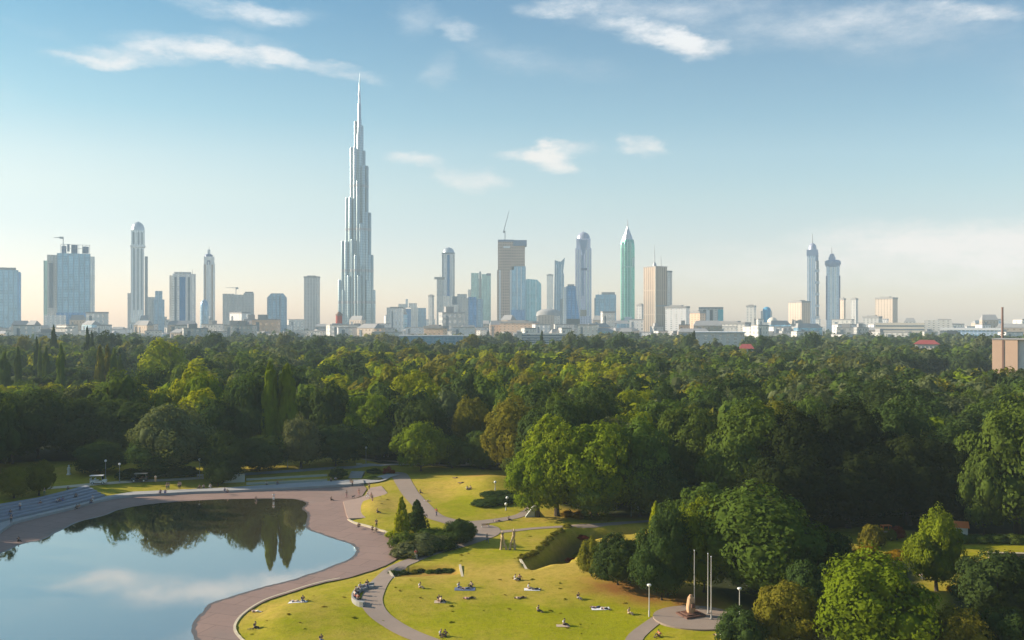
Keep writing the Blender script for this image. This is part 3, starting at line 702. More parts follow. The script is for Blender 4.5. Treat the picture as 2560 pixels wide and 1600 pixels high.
# px, top py, width px, base py (or distance when < 900 is given as a negative number), kind, colour, label
M = [
 (1905, 1233, 345, 1492, 'round', 'mid', "huge dome-shaped tree with bright upper side behind the three flagpoles"),
 (1760, 1262, 170, 1480, 'round', 'fresh', "bright green rounded tree on the sunny side of the huge dome tree"),
 (1545, 1335, 150, 1462, 'round', 'dark', "low dark bushy tree at the edge of the brown bare earth"),
 (1480, 1352, 70, 1440, 'round', 'olive', "small sunlit olive tree where the sunken hollow meets the trees"),
 (1665, 1275, 150, 1490, 'round', 'dark', "narrow dark tree with ragged crown just behind the lamp post by the forecourt"),
 (1655, 1330, 130, 1500, 'round', 'dark', "dark drooping tree beside the pale standing stone"),
 (1765, 1215, 200, 1400, 'round', 'mid', "dark rounded treetop peeping over between the dome tree and the big wood"),
 (1640, 1255, 38, 1410, 'poplar', 'bright', "slim yellow-green young tree standing out at the end of the footpath"),
 (1390, 1040, 190, 1290, 'round', 'fresh', "tall yellow-green tree catching the sun at the corner of the lawn"),
 (1345, 1110, 150, 1292, 'round', 'fresh', "sunlit tree whose branches hang over the pink path"),
 (1485, 1055, 220, 1292, 'round', 'fresh', "broad green tree next to the tall yellow-green corner tree"),
 (1600, 1065, 180, 1290, 'round', 'mid', "broad green tree with a light green tip above the orange roof"),
 (1480, 1170, 150, 1298, 'round', 'mid', "lower shaded tree in front of the broad green tree"),
 (1640, 1140, 160, 1300, 'round', 'dark', "dark tree just past the orange roof"),
 (1720, 1018, 190, -232, 'round', 'mid', "wide green tree at the front of the dark wood behind the dome tree"),
 (1870, 1020, 230, -212, 'round', 'mid', "wide knobbly tree crown lit from the side in the dark wood"),
 (2000, 1038, 210, -205, 'round', 'deep', "very dark tree in the shadowed heart of the wood"),  # the deep tint puts part of the wood's shade into the leaves
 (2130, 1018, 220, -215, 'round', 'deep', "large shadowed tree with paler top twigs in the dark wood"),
 (1960, 1130, 230, 1330, 'round', 'deep', "black-green tree at the shade-darkened foot of the dark wood behind the dome tree"),
 (2120, 1135, 230, 1320, 'round', 'deep', "black-green tree at the shade-darkened foot of the dark wood above the shaded lawn strip"),
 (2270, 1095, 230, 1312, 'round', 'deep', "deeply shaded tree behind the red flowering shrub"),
 (2260, 1012, 190, -225, 'round', 'dark', "shaded tree with feathery top beside the gap in the dark wood"),
 (2420, 1040, 200, -240, 'round', 'dark', "dark tree just behind the big sunlit tree at the edge of the picture"),
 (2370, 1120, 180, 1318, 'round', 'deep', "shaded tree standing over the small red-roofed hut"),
 (2540, 1015, 270, 1335, 'round', 'mid', "big sunlit green tree at the edge of the picture beyond the hedge"),
 (2460, 1130, 120, 1338, 'round', 'mid', "green tree leaning out below the big sunlit tree, behind the hedge"),
 (2185, 1396, 260, 1655, 'round', 'fresh', "large bright green tree at the bottom of the picture"),
 (2340, 1284, 140, 1478, 'round', 'fresh', "neat upright green tree with a bare trunk on the little garden lawn"),
 (2495, 1372, 230, 1560, 'round', 'dark', "dark tree mass below the pink garden wall"),
 (2590, 1400, 200, 1560, 'round', 'dark', "dark tree cut by the picture edge below the pink garden wall"),
 (1972, 1450, 185, 1625, 'round', 'olive', "loose grey and yellow leaved tree between the dome tree and the large bright tree"),
 (1850, 1520, 130, 1640, 'round', 'dark', "low dark tree at the edge of the forecourt shade"),
 (2400, 1517, 140, 1690, 'round', 'olive', "dry olive tree top at the bottom edge below the garden trees"),
 (2530, 1525, 150, 1690, 'round', 'dark', "dark green tree top in the bottom corner"),
 (2080, 1330, 130, 1480, 'round', 'dark', "dark tree in the shade between the dome tree and the garden"),
 (2030, 1400, 150, 1570, 'round', 'dark', "black-green tree in the hollow between the dome tree and large bright tree"),
 (2180, 1285, 70, 1368, 'spread', 'olive', "spreading olive shrub in the middle of the garden"),
 # the wood behind the basin
 (-10, 985, 190, 1147, 'round', 'dark', "dark tree at the picture edge behind the two small promenade trees"),
 (95, 975, 200, 1147, 'round', 'dark', "big dark tree behind the white bust"),
 (205, 995, 180, 1147, 'round', 'dark', "dark tree between the white bust and the first lamp"),
 (310, 1000, 190, 1147, 'round', 'dark', "dark full tree behind the first lamps by the carts"),
 (430, 1012, 200, 1180, 'round', 'grey', "grey-green tree with light curly clumps above the dark golf cart"),
 (395, 1085, 170, 1186, 'round', 'dark', "low dark tree right behind the dark golf cart"),
 (250, 1110, 150, 1184, 'round', 'dark', "low dark tree right behind the white golf cart"),
 (600, 978, 130, -300, 'round', 'copper', "blackish purple beech beside the tall poplar pair"),
 (676, 906, 47, 1150, 'poplar', 'fresh', "tall poplar with sunlit side, first of the tall pair reflected in the pond"),
 (717, 911, 50, 1150, 'poplar', 'fresh', "tall poplar in shade, second of the tall pair reflected in the pond"),
 (560, 1082, 130, 1200, 'round', 'dark', "low dark round tree behind the lamp at the end of the upper path"),
 (650, 1090, 140, 1180, 'round', 'dark', "low dark tree in front of the tall poplar pair"),
 (545, 1150, 85, 1216, 'round', 'dark', "small black-green tree hanging over the promenade"),
 (752, 1048, 105, 1172, 'round', 'grey', "curly grey-green tree beside the tall poplar pair behind the globe lamp"),
 (840, 1062, 150, 1165, 'round', 'dark', "dark low tree behind the end of the grass bank"),
 (920, 986, 130, -298, 'round', 'fresh', "green tree with rounded sunlit crown beyond the flower bed"),
 (940, 1060, 110, 1150, 'round', 'mid', "lower tree above the benches beyond the flower bed"),
 (1052, 1056, 130, 1178, 'round', 'fresh', "single round tree with yellow-green sunny side behind the mound"),
 (1025, 928, 150, -335, 'round', 'bright', "broad yellow-green tree in the middle of the wood, above the flower bed"),
 (1190, 1000, 120, -290, 'round', 'olive', "olive tree in the wood behind the grassy mound"),
 (1210, 1075, 110, 1172, 'round', 'mid', "green tree over the far bench behind the mound"),
 (1290, 1006, 160, -262, 'round', 'olive', "broad yellow-olive tree behind the tall corner tree"),
 (1310, 1100, 110, 1195, 'round', 'mid', "shaded tree in the row behind the mound, beside the tall corner tree"),
 (1130, 1090, 90, 1170, 'round', 'mid', "narrow shaded tree in the row behind the mound"),
 (34, 1168, 82, 1246, 'round', 'olive', "small willow-like tree by the terraces, nearer the picture edge"),
 (98, 1150, 84, 1240, 'round', 'olive', "small willow-like tree by the terraces, nearer the white bust"),
 (410, 846, 105, -520, 'round', 'bright', "tall bright yellow-green tree rising over the far woods"),
 (380, 900, 90, -470, 'round', 'bright', "yellow-green tree at the foot of the tall bright one"),
 (428, 905, 48, -440, 'poplar', 'mid', "broad dark poplar in front of the tall bright yellow-green tree"),
]
for px, yt, D, w, lab in ((250, 868, 470, 30, "first"), (268, 866, 480, 26, "second"), (286, 876, 472, 26, "third"), (301, 890, 465, 20, "fourth")):
    M.append((px, yt, w, -D, 'poplar', 'olive' if px < 270 else 'mid', f"{lab} poplar of the tight clump of four in front of the silver domed tower"))
for px, yt, D, w, lab in ((45, 872, 500, 20, "stands alone nearest the picture edge"), (92, 846, 620, 17, "is the slim one behind the thin row"), (116, 868, 540, 19, "grows in the thin row in front of the bulky blue block"), (134, 818, 760, 22, "tops the others against the bulky blue block"),
                          (152, 866, 430, 27, "is the nearest of the thin row"), (218, 820, 740, 15, "is the first of a close far pair"), (230, 832, 735, 15, "is the second of a close far pair"), (12, 884, 470, 34, "is broad and dark at the picture edge"),
                          (100, 862, 560, 14, "hides among the thin row"), (1735, 830, 900, 16, "stands alone below the white office slab"), (1355, 828, 1000, 12, "stands before the long white flats")):
    M.append((px, yt, w, -D, 'poplar', 'mid' if D < 600 else 'dark', f"dark columnar poplar that {lab}"))

placed = []                                                     # x, y, radius of every tree
def occ(x, y): return np.array([x, y])
for px, yt, wp, base, kind, colour, lab in M:
    if base > 0: p = P(px, base)
    else:
        p = Vector(((px - CX) * -base / F, -base, 0)); p.z = hz(p.x, p.y)
    d = p.y; h = HC - (yt - CY) * d / F - p.z; w = wp * d / F
    p.z -= 0.1
    plant(kind, p, h, w, colour, lab, 'tree' if kind != 'spread' else 'shrub', near=d < 340, group='trees of the park')
    placed.append((p.x, p.y, w / 2, h))
# a row of trees beyond the terraces, outside the picture: it throws the evening shade over the promenade
for k, (x, y) in enumerate([(-140, 216), (-146, 206), (-152, 224), (-150, 238), (-163, 244), (-172, 226), (-168, 204), (-157, 193), (-149, 182), (-150, 170), (-166, 178), (-182, 214), (-148, 250), (-162, 258), (-143, 230), (-147, 262), (-155, 270), (-152, 280), (-160, 286), (-138, 222), (-166, 275), (-170, 290), (-168, 262), (-176, 300), (-180, 280), (-176, 268)]):
    plant('round', Vector((x, y, hz(x, y) - .1)), 28 + (k * 7 % 6) if y < 240 else (27 if x < -165 else 19 + k % 4), 15, 'dark', "tall dark tree of the row standing beyond the blue-grey terraces", group='row beyond the terraces', near=False)
    placed.append((x, y, 7, 20))

# the rest of the wood, thinned to what can be seen, nearest and largest as trees of their own
rs = np.random.RandomState(11)
cand = []
def try_row(y0, y1, s):
    y = y0
    while y < y1:
        xm = 0.60 * y + 25; x = -xm + rs.rand() * s
        while x < xm:
            cand.append((x + rs.normal(0, s * .22), y + rs.normal(0, s * .22), s)); x += s
        y += s * 0.82
try_row(212, 520, 13); try_row(520, 1000, 17); try_row(1000, 1600, 22)
wp = pl(WOODS)
for y in np.arange(112, 214, 10.5):                              # the wood goes on beyond the picture's edge by the garden
    for x in np.arange(.60 * y + 8, .86 * y + 8, 11): cand.append((x + rs.normal(0, 2), y + rs.normal(0, 2), 10.5))
cx = np.array([c[0] for c in cand]); cy = np.array([c[1] for c in cand])
inw = (sdist(wp, cx, cy) > 2.5) & ((cy < 300) == (cy < 300))
KEEP_OUT = [(2512, 560, 60), (2505, 700, 25), (1385, 1180, 75), (2318, 900, 40), (1866, 800, 20), (1795, 1150, 60), (1100, 1130, 55)]   # buildings among the trees: px, distance, radius
W = []
pa = np.array(placed)
lum = lambda X, Y: vnoise(np.array([X]), np.array([Y]), 55, 21)[0]
for (x, y, s), k in zip(cand, inw):
    if not k: continue
    px = CX + F * x / y; base = CY + F * HC / y
    if 2040 < px < 2640 and base > 1296 and y < 213: continue
    if any(abs(px - a) < r_ * F / y and b - r_ * 2.2 < y < b + r_ for a, b, r_ in KEEP_OUT): continue
    w = s * rs.uniform(1.0, 1.55)
    if np.any(np.hypot(pa[:, 0] - x, pa[:, 1] - y) < 0.62 * (pa[:, 2] + w / 2)): continue
    h = rs.uniform(15, 26) if px < 1330 else rs.uniform(20, 24.5)
    if y > 900: h *= 0.8
    if y > 800 and rs.rand() < .12: h *= 1.35
    if px < 340 and 320 < y < 500: h = rs.uniform(10, 16)
    if px < 480 and 480 < y < 640: h = rs.uniform(11, 17)
    if px > 2040 and y < 260: h *= 0.8
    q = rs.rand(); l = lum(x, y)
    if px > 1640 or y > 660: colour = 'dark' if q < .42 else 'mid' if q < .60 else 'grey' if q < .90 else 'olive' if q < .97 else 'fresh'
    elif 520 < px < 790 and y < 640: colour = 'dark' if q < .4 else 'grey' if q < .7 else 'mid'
    elif l > 0.52 or (820 < px < 1660 and 320 < y < 700 and q > .3): colour = 'bright' if q < .55 else 'fresh' if q < .75 else 'olive' if q < .88 else 'mid'  # sunlit zone of the wood put into leaf colour, more yellow-green here
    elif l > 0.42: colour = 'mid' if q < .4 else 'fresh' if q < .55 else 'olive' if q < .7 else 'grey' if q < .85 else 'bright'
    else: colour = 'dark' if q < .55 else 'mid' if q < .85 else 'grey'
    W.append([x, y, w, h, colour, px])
for _ in range(520):                                             # scattered town trees
    y = rs.uniform(1600, 2600); x = rs.uniform(-.6, .6) * y
    if lum(x * .3, y * .3) > .45: W.append([x, y, rs.uniform(12, 24), rs.uniform(12, 25), ('dark', 'mid', 'grey')[rs.randint(3)], CX + F * x / y])
W.sort(key=lambda t: t[1])
sky_line = np.full(2560 + 800, 1e6)
for (x, y, r_, h) in sorted(placed, key=lambda t: t[1]):
    pass
events = sorted([(t[1], 'w', i) for i, t in enumerate(W)] + [(p_[1], 'm', i) for i, p_ in enumerate(placed)])
vis = {}
for y, k, i in events:
    if k == 'w': x, w, h = W[i][0], W[i][2], W[i][3]
    else: x, w, h = placed[i][0], placed[i][2] * 2, placed[i][3]
    px = CX + F * x / y; hw = 0.36 * w * F / y; top = CY + F * (HC - h) / y
    a, b_ = int(np.clip(px - hw + 400, 0, 3359)), int(np.clip(px + hw + 400, 1, 3360))
    if b_ <= a: b_ = a + 1
    if k == 'w': vis[i] = float(np.clip(np.mean(sky_line[a:b_]) - top, -999, min(400, h * F / y)))
    sky_line[a:b_] = np.minimum(sky_line[a:b_], top)
seen = [i for i in vis if vis[i] > -14]
in_frame = [i for i in seen if -20 < W[i][5] < 2580 and vis[i] > 3]
score = sorted(in_frame, key=lambda i: -vis[i] * W[i][2] * F / W[i][1])
NIND = 300 - len(placed) - 8
single = set(score[:NIND])
LAND = [(26, "the rounded blue-grey tower"), (172, "the bulky blue glass block"), (345, "the silver domed tower"), (455, "the white tower with blue stripes"), (523, "the slim arch-topped tower"),
        (596, "the stepped grey blocks"), (692, "the chamfered blue-grey block"), (780, "the plain grey slab"), (895, "the tallest stepped spire tower"), (1005, "the low pale offices"), (1121, "the white domed tower"),
        (1203, "the pale green twin towers"), (1280, "the unfinished brown tower"), (1398, "the slant-topped grey tower"), (1458, "the bullet-shaped lilac tower"), (1513, "the wide blue-grey block"), (1569, "the green glass tower"),
        (1647, "the beige corner tower"), (1695, "the white office slab"), (1778, "the dark offices with teal end"), (1915, "the blue domed block"), (1998, "the orange-lit block"), (2035, "the blue spired tower"), (2082, "the flared blue tower"), (2215, "the cream tower block"), (2345, "the grey hall"), (2440, "the long bluish hall"), (2515, "the brick slab and chimney")]
ORD = "first second third fourth fifth sixth seventh eighth ninth tenth eleventh twelfth thirteenth fourteenth fifteenth sixteenth seventeenth eighteenth nineteenth twentieth twenty-first twenty-second twenty-third twenty-fourth twenty-fifth twenty-sixth twenty-seventh twenty-eighth twenty-ninth thirtieth".split()
cnt = {}
for i in sorted(single, key=lambda i: W[i][1]):
    x, y, w, h, colour, px = W[i]
    lm = min(LAND, key=lambda t: abs(t[0] - px))[1]
    key = (TWORD[colour], lm); n = cnt[key] = cnt.get(key, 0) + 1
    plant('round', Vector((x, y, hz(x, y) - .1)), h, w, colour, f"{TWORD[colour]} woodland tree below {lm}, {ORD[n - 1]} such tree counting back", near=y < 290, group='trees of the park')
# one object for the far wood
VV, FF, TT, CC = [], [], [], []
LOD = [[crown_arrays(500 + i, 'round', 10, 5, 8, 0.075, 0.06, True, 1.3) for i in range(4)], [crown_arrays(520 + i, 'round', 8, 3, 6, 0.11, 0.06, True, 1.6) for i in range(4)], [crown_arrays(540 + i, 'round', 18, 9, 60, 0.022, 0.05) for i in range(2)]]
nb, nq = 0, 0
for i in seen:
    if i in single: continue
    x, y, w, h, colour, px = W[i]
    v, f_, t = LOD[2 if y < 214 else 0 if y < 650 else 1][rs.randint(2 if y < 214 else 4)]
    a = rs.uniform(0, 6.28); c, s_ = math.cos(a), math.sin(a)
    vw = np.stack([(v[:, 0] * c - v[:, 1] * s_) * w + x, (v[:, 0] * s_ + v[:, 1] * c) * w + y, v[:, 2] * h + hz(x, y)], 1)
    VV.append(vw); FF.append(f_ + nb); TT.append(t + nb); nb += len(v)
    tc_ = np.array(TINT[colour]) * rs.uniform(.8, 1.2)
    CC.append(np.tile(np.append(tc_, 1.0), (len(v), 1)))
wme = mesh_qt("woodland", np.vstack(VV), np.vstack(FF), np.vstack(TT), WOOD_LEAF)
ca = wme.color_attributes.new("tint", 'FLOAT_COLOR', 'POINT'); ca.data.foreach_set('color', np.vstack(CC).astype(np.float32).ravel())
print('') ; wo_ = link("woodland", wme); tag(wo_, "far woodland of many green treetops reaching to the city", "woodland", kind='stuff')
print("TREES", len(placed), len(single), len(seen), len(W), "woodland verts", nb)
# ------------------------------------------------------------------ the city
FM = {
 'bluegrey': facade("blue_grey_glass", (0.25, 0.32, 0.38), (0.08, 0.18, 0.28), 11, 4.2, .7, .7),
 'bluegrey2': facade("pale_blue_glass", (0.24, 0.33, 0.40), (0.09, 0.21, 0.31), 14, 4.2, .8, .75),
 'teal': facade("teal_glass", (0.22, 0.36, 0.40), (0.08, 0.26, 0.32), 9, 4.2, .75, .75),
 'navy': facade("deep_blue_glass", (0.12, 0.22, 0.36), (0.03, 0.13, 0.30), 10, 4.2, .75, .75),
 'white': facade("white_panels", (0.58, 0.565, 0.55), (0.36, 0.39, 0.43), 12, 4.2, .35, .6),
 'silver': facade("silver_panels", (0.55, 0.57, 0.58), (0.32, 0.38, 0.42), 8, 4.2, .5, .8),
 'grey': facade("grey_concrete_floors", (0.40, 0.39, 0.37), (0.22, 0.23, 0.24), 9, 4.2, .5, .55),
 'pale': facade("pale_stone", (0.58, 0.55, 0.50), (0.36, 0.36, 0.35), 9, 4.2, .4, .55),
 'cream': facade("cream_stone", (0.44, 0.36, 0.285), (0.27, 0.22, 0.185), 8, 4.2, .35, .5),
 'beige': facade("beige_stone", (0.27, 0.215, 0.165), (0.12, 0.10, 0.085), 6, 60, .45, .97),
 'orange': facade("orange_stone", (0.56, 0.38, 0.26), (0.38, 0.27, 0.20), 9, 5, .4, .5),
 'brown': facade("raw_concrete_floors", (0.36, 0.26, 0.20), (0.16, 0.11, 0.09), 7, 8.4, .6, .6),
 'lilac': facade("lilac_glass", (0.42, 0.42, 0.52), (0.24, 0.26, 0.42), 8, 5, .6, .7),
 'green': facade("green_glass", (0.15, 0.36, 0.29), (0.03, 0.22, 0.155), 8, 5, .7, .8),
 'greenp': facade("pale_green_glass", (0.34, 0.46, 0.42), (0.20, 0.34, 0.31), 10, 5, .6, .7),
 'slate': facade("slate_blue_glass", (0.42, 0.49, 0.60), (0.22, 0.31, 0.46), 7, 5, .6, .7),
}
PM = {
 'bluestrip': plain("blue_window_strip", (0.04, 0.20, 0.42), 0.25, var=.25, scale=.03), 'greystrip': plain("grey_window_strip", (0.16, 0.20, 0.24), 0.4, var=.2, scale=.03),
 'whitep': plain("white_paint", (0.74, 0.73, 0.71), 0.6, var=.06), 'creamp': plain("cream_render", (0.70, 0.62, 0.50), 0.7, var=.08), 'steel': plain("dull_steel", (0.34, 0.35, 0.36), 0.5, .3, var=.15), 'dark': plain("dark_opening", (0.07, 0.08, 0.09), 0.6),
 'domeg': plain("silver_dome", (0.50, 0.53, 0.55), 0.35, .5, var=.1), 'domel': plain("lilac_dome", (0.34, 0.36, 0.46), 0.4, .2, var=.1), 'navyp': plain("dark_blue_dome", (0.05, 0.08, 0.20), 0.4), 'brick': plain("red_brick", (0.36, 0.055, 0.035), 0.9, var=.2, scale=.2),
 'tan': plain("tan_brick", (0.52, 0.355, 0.25), 0.9, var=.12, scale=.15), 'chim': plain("chimney_brick", (0.22, 0.13, 0.10), 0.9, var=.2, scale=.1), 'redroof': plain("red_roof_tiles", (0.30, 0.055, 0.05), 0.8, var=.15, scale=.3),
 'roofgrey': plain("grey_roofing", (0.33, 0.32, 0.31), 0.9, var=.2, scale=.08), 'brownp': plain("brown_strips", (0.38, 0.27, 0.20), 0.7, var=.15), 'greenp': plain("green_panel", (0.03, 0.24, 0.16), 0.35, var=.3, scale=.02), 'palegreen': plain("pale_green_fin", (0.45, 0.62, 0.54), 0.5, var=.1),
 'vault': plain("blue_vault", (0.06, 0.30, 0.48), 0.35, var=.15, scale=.05), 'tealp': plain("teal_panel", (0.06, 0.40, 0.46), 0.3, var=.15, scale=.05), 'slatep': plain("slate_blue_cap", (0.20, 0.27, 0.42), 0.45, var=.12, scale=.05), 'scaff': plain("blue_screens", (0.13, 0.19, 0.30), 0.6, var=.35, scale=.1)}
class Bld:
    def __init__(s, name, label, xc, D, rz=None, cat='tower', group=None):
        th = math.atan((xc - CX) / F)
        if rz is None: rz = -math.degrees(th)                 # fronts face the park
        s.xc, s.D, s.k = xc, D, D / F
        s.r = thing(name, label, cat, ((xc - CX) * D / F, D, 0), R(rz), group); s.r.scale.x = math.cos(th)
    def X(s, px): return (px - s.xc) * s.k
    def Z(s, py): return HC - (py - CY) * s.k if py is not None else -0.5
    def box(s, name, x0, x1, y0, y1, mat, f=0.0, b=None, taper=0, parent=None):
        """From photo px x0..x1, top y0, bottom y1 (None: the ground); f, b: front and back in metres from the middle of the plan, or half depth."""
        mb = MB(); w = s.X(x1) - s.X(x0)
        if b is None: f, b = -w / 2 if not f else -f, w / 2 if not f else f
        mb.box(s.X(x0), s.X(x1), f, b, s.Z(y1), s.Z(y0), taper=taper)
        return mb.build(name, FM.get(mat) or PM[mat], parent or s.r)
    def lathe(s, name, xc, prof, mat, n=20, y=0.0, smooth=True, sy=1.0, parent=None, a0=0.0):
        mb = MB(); mb.lathe([(r * s.k, s.Z(py)) for r, py in prof], n, s.X(xc), y, smooth=smooth, sy=sy, a0=a0)
        return mb.build(name, FM.get(mat) or PM[mat], parent or s.r)
    def mast(s, name, xc, y0, y1, r, mat='steel', yy=0.0):
        mb = MB(); mb.lathe([(r, s.Z(y1)), (r * .35, s.Z(y0))], 6, s.X(xc), yy); return mb.build(name, PM[mat], s.r)
    def strips(s, name, xs, y0, y1, wpx, mat, front, t=0.8):
        for x in xs:
            mb = MB(); mb.box(s.X(x - wpx / 2), s.X(x + wpx / 2), front - t, front + 0.3, s.Z(y1), s.Z(y0)); mb.build(name, FM.get(mat) or PM[mat], s.r)
def rotbox(name, label, x0, x1, ytop, D, ratio, rz, mat, cat='tower', roof=True, group=None):
    """A plain block turned by rz so that two faces show; x0..x1 is what it spans in the photo."""
    th = math.atan(((x0 + x1) / 2 - CX) / F); rz_w = rz - math.degrees(th)
    W_ = (x1 - x0) * D / F * math.cos(th); c, s_ = abs(math.cos(R(rz))), abs(math.sin(R(rz)))
    a = W_ / (c + ratio * s_); b_ = a * ratio; h = HC - (ytop - CY) * D / F
    r = thing(name, label, cat, (((x0 + x1) / 2 - CX) * D / F, D, 0), R(rz_w), group)
    mb = MB(); mb.box(-a / 2, a / 2, -b_ / 2, b_ / 2, -.5, h); mb.build("walls", FM.get(mat) or PM[mat], r)
    if roof:
        mb = MB(); mb.box(-a * .3, a * .25, -b_ * .3, b_ * .3, h, h + 4.5); mb.build("roof_plant", PM['roofgrey'], r)
        mb = MB(); t = .8
        for q in ((-a / 2 - t, a / 2 + t, -b_ / 2 - t, -b_ / 2), (-a / 2 - t, a / 2 + t, b_ / 2, b_ / 2 + t), (-a / 2 - t, -a / 2, -b_ / 2, b_ / 2), (a / 2, a / 2 + t, -b_ / 2, b_ / 2)): mb.box(*q, h - 2, h + 2.2)
        mb.build("parapet_rim", PM['roofgrey'], r)
    return r, a, b_, h

# --- the tallest spire tower: three stepped wings of rounded bays round a core
burj_m, nt, b = new_mat("bright_steel_and_glass")
tcn = N(nt, 'ShaderNodeTexCoord'); sp = N(nt, 'ShaderNodeSeparateXYZ'); nt.links.new(tcn.outputs['Object'], sp.inputs[0])
fv = mth(nt, 'FRACT', mth(nt, 'MULTIPLY', sp.outputs[2], 1 / 8.0))
c = mixc(nt, mth(nt, 'MULTIPLY', mth(nt, 'LESS_THAN', fv, .45), .35), mixc(nt, noise(nt, .02, 4), (0.34, 0.42, 0.44), (0.46, 0.53, 0.54)), (0.20, 0.27, 0.30))
nt.links.new(c, b.inputs['Base Color']); b.inputs['Metallic'].default_value = 0.65; b.inputs['Roughness'].default_value = 0.33
burj_d = plain("dark_curtain_glass", (0.25, 0.315, 0.335), 0.3, .5, var=.2, scale=.03)
T = Bld("spire_tower", "by far the tallest tower, silver and stepped, rising to a needle spire", 898, 2900)
BAYS = [  # centre px, radius px, top py, depth m
 (850, 5.2, 700, 6), (857.5, 5, 603, 2), (866, 5, 603, -6), (868, 5, 495, 4), (876, 4.6, 495, -10), (880, 5.2, 369, 2), (887.5, 4.4, 369, -14), (889.5, 4.4, 302, 6),
 (934.5, 4.6, 725, 6), (929, 5, 637, 2), (922, 5, 637, -7), (923.5, 4.8, 531, 4), (915, 4.6, 531, -11), (916.5, 5, 414, 2), (908, 4.4, 414, -14), (909.5, 4.4, 376, 4), (904.5, 4.2, 313, 4),
 (895, 4.4, 455, -22), (902, 4.6, 560, -26), (897.5, 4.6, 690, -36), (889, 4, 640, -30), (908, 4, 665, -31), (872, 4.2, 690, -16), (881, 4.2, 600, -20), (917, 4.2, 700, -18), (859, 4, 725, -4)]
for px, r_, yt, dep in BAYS:
    T.lathe("bay", px, [(r_, None), (r_, yt + 3), (r_ * .86, yt)], None, 14, dep) if False else None
    mb = MB(); mb.lathe([(r_ * T.k, -.5), (r_ * T.k, T.Z(yt + 3)), (r_ * T.k * .82, T.Z(yt))], 16, T.X(px), dep); mb.build("wing_bay", burj_m if BAYS.index((px, r_, yt, dep)) % 2 == 0 else burj_d, T.r)
mb = MB(); mb.lathe([(7 * T.k, -.5), (7 * T.k, T.Z(340)), (5.5 * T.k, T.Z(330)), (5.5 * T.k, T.Z(300)), (4.2 * T.k, T.Z(296)), (4.2 * T.k, T.Z(262)), (3 * T.k, T.Z(257)), (2.8 * T.k, T.Z(232)), (1.9 * T.k, T.Z(228)), (1.5 * T.k, T.Z(206))], 18, T.X(898.5), 0); mb.build("core", burj_m, T.r)
mb = MB(); mb.lathe([(1.3 * T.k, T.Z(208)), (.8 * T.k, T.Z(192)), (.2, T.Z(181))], 8, T.X(899), 0); mb.build("spire", burj_m, T.r)
for py in (756, 677, 574, 466):
    mb = MB()
    for px, r_, yt, dep in BAYS:
        if yt < py - 8: mb.lathe([(r_ * T.k + .5, T.Z(py + 3.2)), (r_ * T.k + .5, T.Z(py - 3.2))], 16, T.X(px), dep)
    mb.build("plant_floor_band", PM['steel'], T.r)

# --- from the picture's edge inwards
t = Bld("office_tower", "rounded blue-grey glass tower cut by the picture edge", 10, 2600)
t.box("shaft", -32, 46, 676, None, 'bluegrey2', 34); t.lathe("rounded_corner", 44, [(9, None), (9, 684), (7, 680)], 'bluegrey2', 16, -24); t.box("crown", -30, 40, 670, 676, 'roofgrey', 30)
t = Bld("glass_block", "bulky blue glass block with unfinished steel frames on its roof", 172, 2400)
t.box("main_block", 143, 226, 636, None, 'bluegrey2', -42, 30); t.box("stepped_wing", 119, 143, 640, None, 'grey', -30, 30); t.box("edge_wing", 110, 120, 654, None, 'greenp', -22, 30); t.box("recess", 124, 133, 660, 770, 'greystrip', -31, -30)
t.box("side_bay", 226, 237, 642, None, 'silver', -34, 30); t.box("base", 141, 237, 782, None, 'navy', -47, 30); t.box("podium", 112, 165, 788, None, 'white', -56, -47.5)
for x0, x1, y0, y1 in ((154, 166, 616, 636), (168, 174, 611, 628), (178, 194, 612, 636), (206, 222, 616, 632)): t.box("roof_plant", x0, x1, y0, y1, 'scaff', 12)
mb = MB()
for x in range(152, 228, 9): mb.tube([(t.X(x), -20, t.Z(637)), (t.X(x), -20, t.Z(613))], .6, 5)
for y in (613, 622): mb.tube([(t.X(152), -20, t.Z(y)), (t.X(226), -20, t.Z(y))], .5, 5)
mb.build("steel_frame", PM['steel'], t.r)
def crane(label, px, D, ybase, ytop, jib, cat='crane'):
    c = Bld("tower_crane", label, px, D, cat=cat)
    mb = MB(); mb.box(-1.1, 1.1, -1.1, 1.1, c.Z(ybase), c.Z(ytop)); mb.build("mast", PM['steel'], c.r)
    (xa, ya), (xb, yb) = jib
    mb = MB(); mb.tube([(c.X(xa), 0, c.Z(ya)), (c.X(xb), 0, c.Z(yb))], [1.3, .5], 5); mb.build("jib", PM['steel'], c.r)
    mb = MB(); mb.box(c.X(min(xa, px) - 1), c.X(max(px, xa) + 1), -1.6, 1.6, c.Z(ytop + 5), c.Z(ytop)); mb.build("cab", PM['steel'], c.r)
    return c
crane("thin pale crane with a level jib over the bulky blue glass block", 158, 2420, 640, 592, ((150, 594), (134, 595)))
crane("crane with a steep raised jib on top of the unfinished brown tower", 1262.5, 2800, 602, 577, ((1259, 579), (1273, 526)))
crane("small far crane with level jib above the stepped grey blocks", 590, 3100, 800, 718, ((595, 720), (565, 719)))

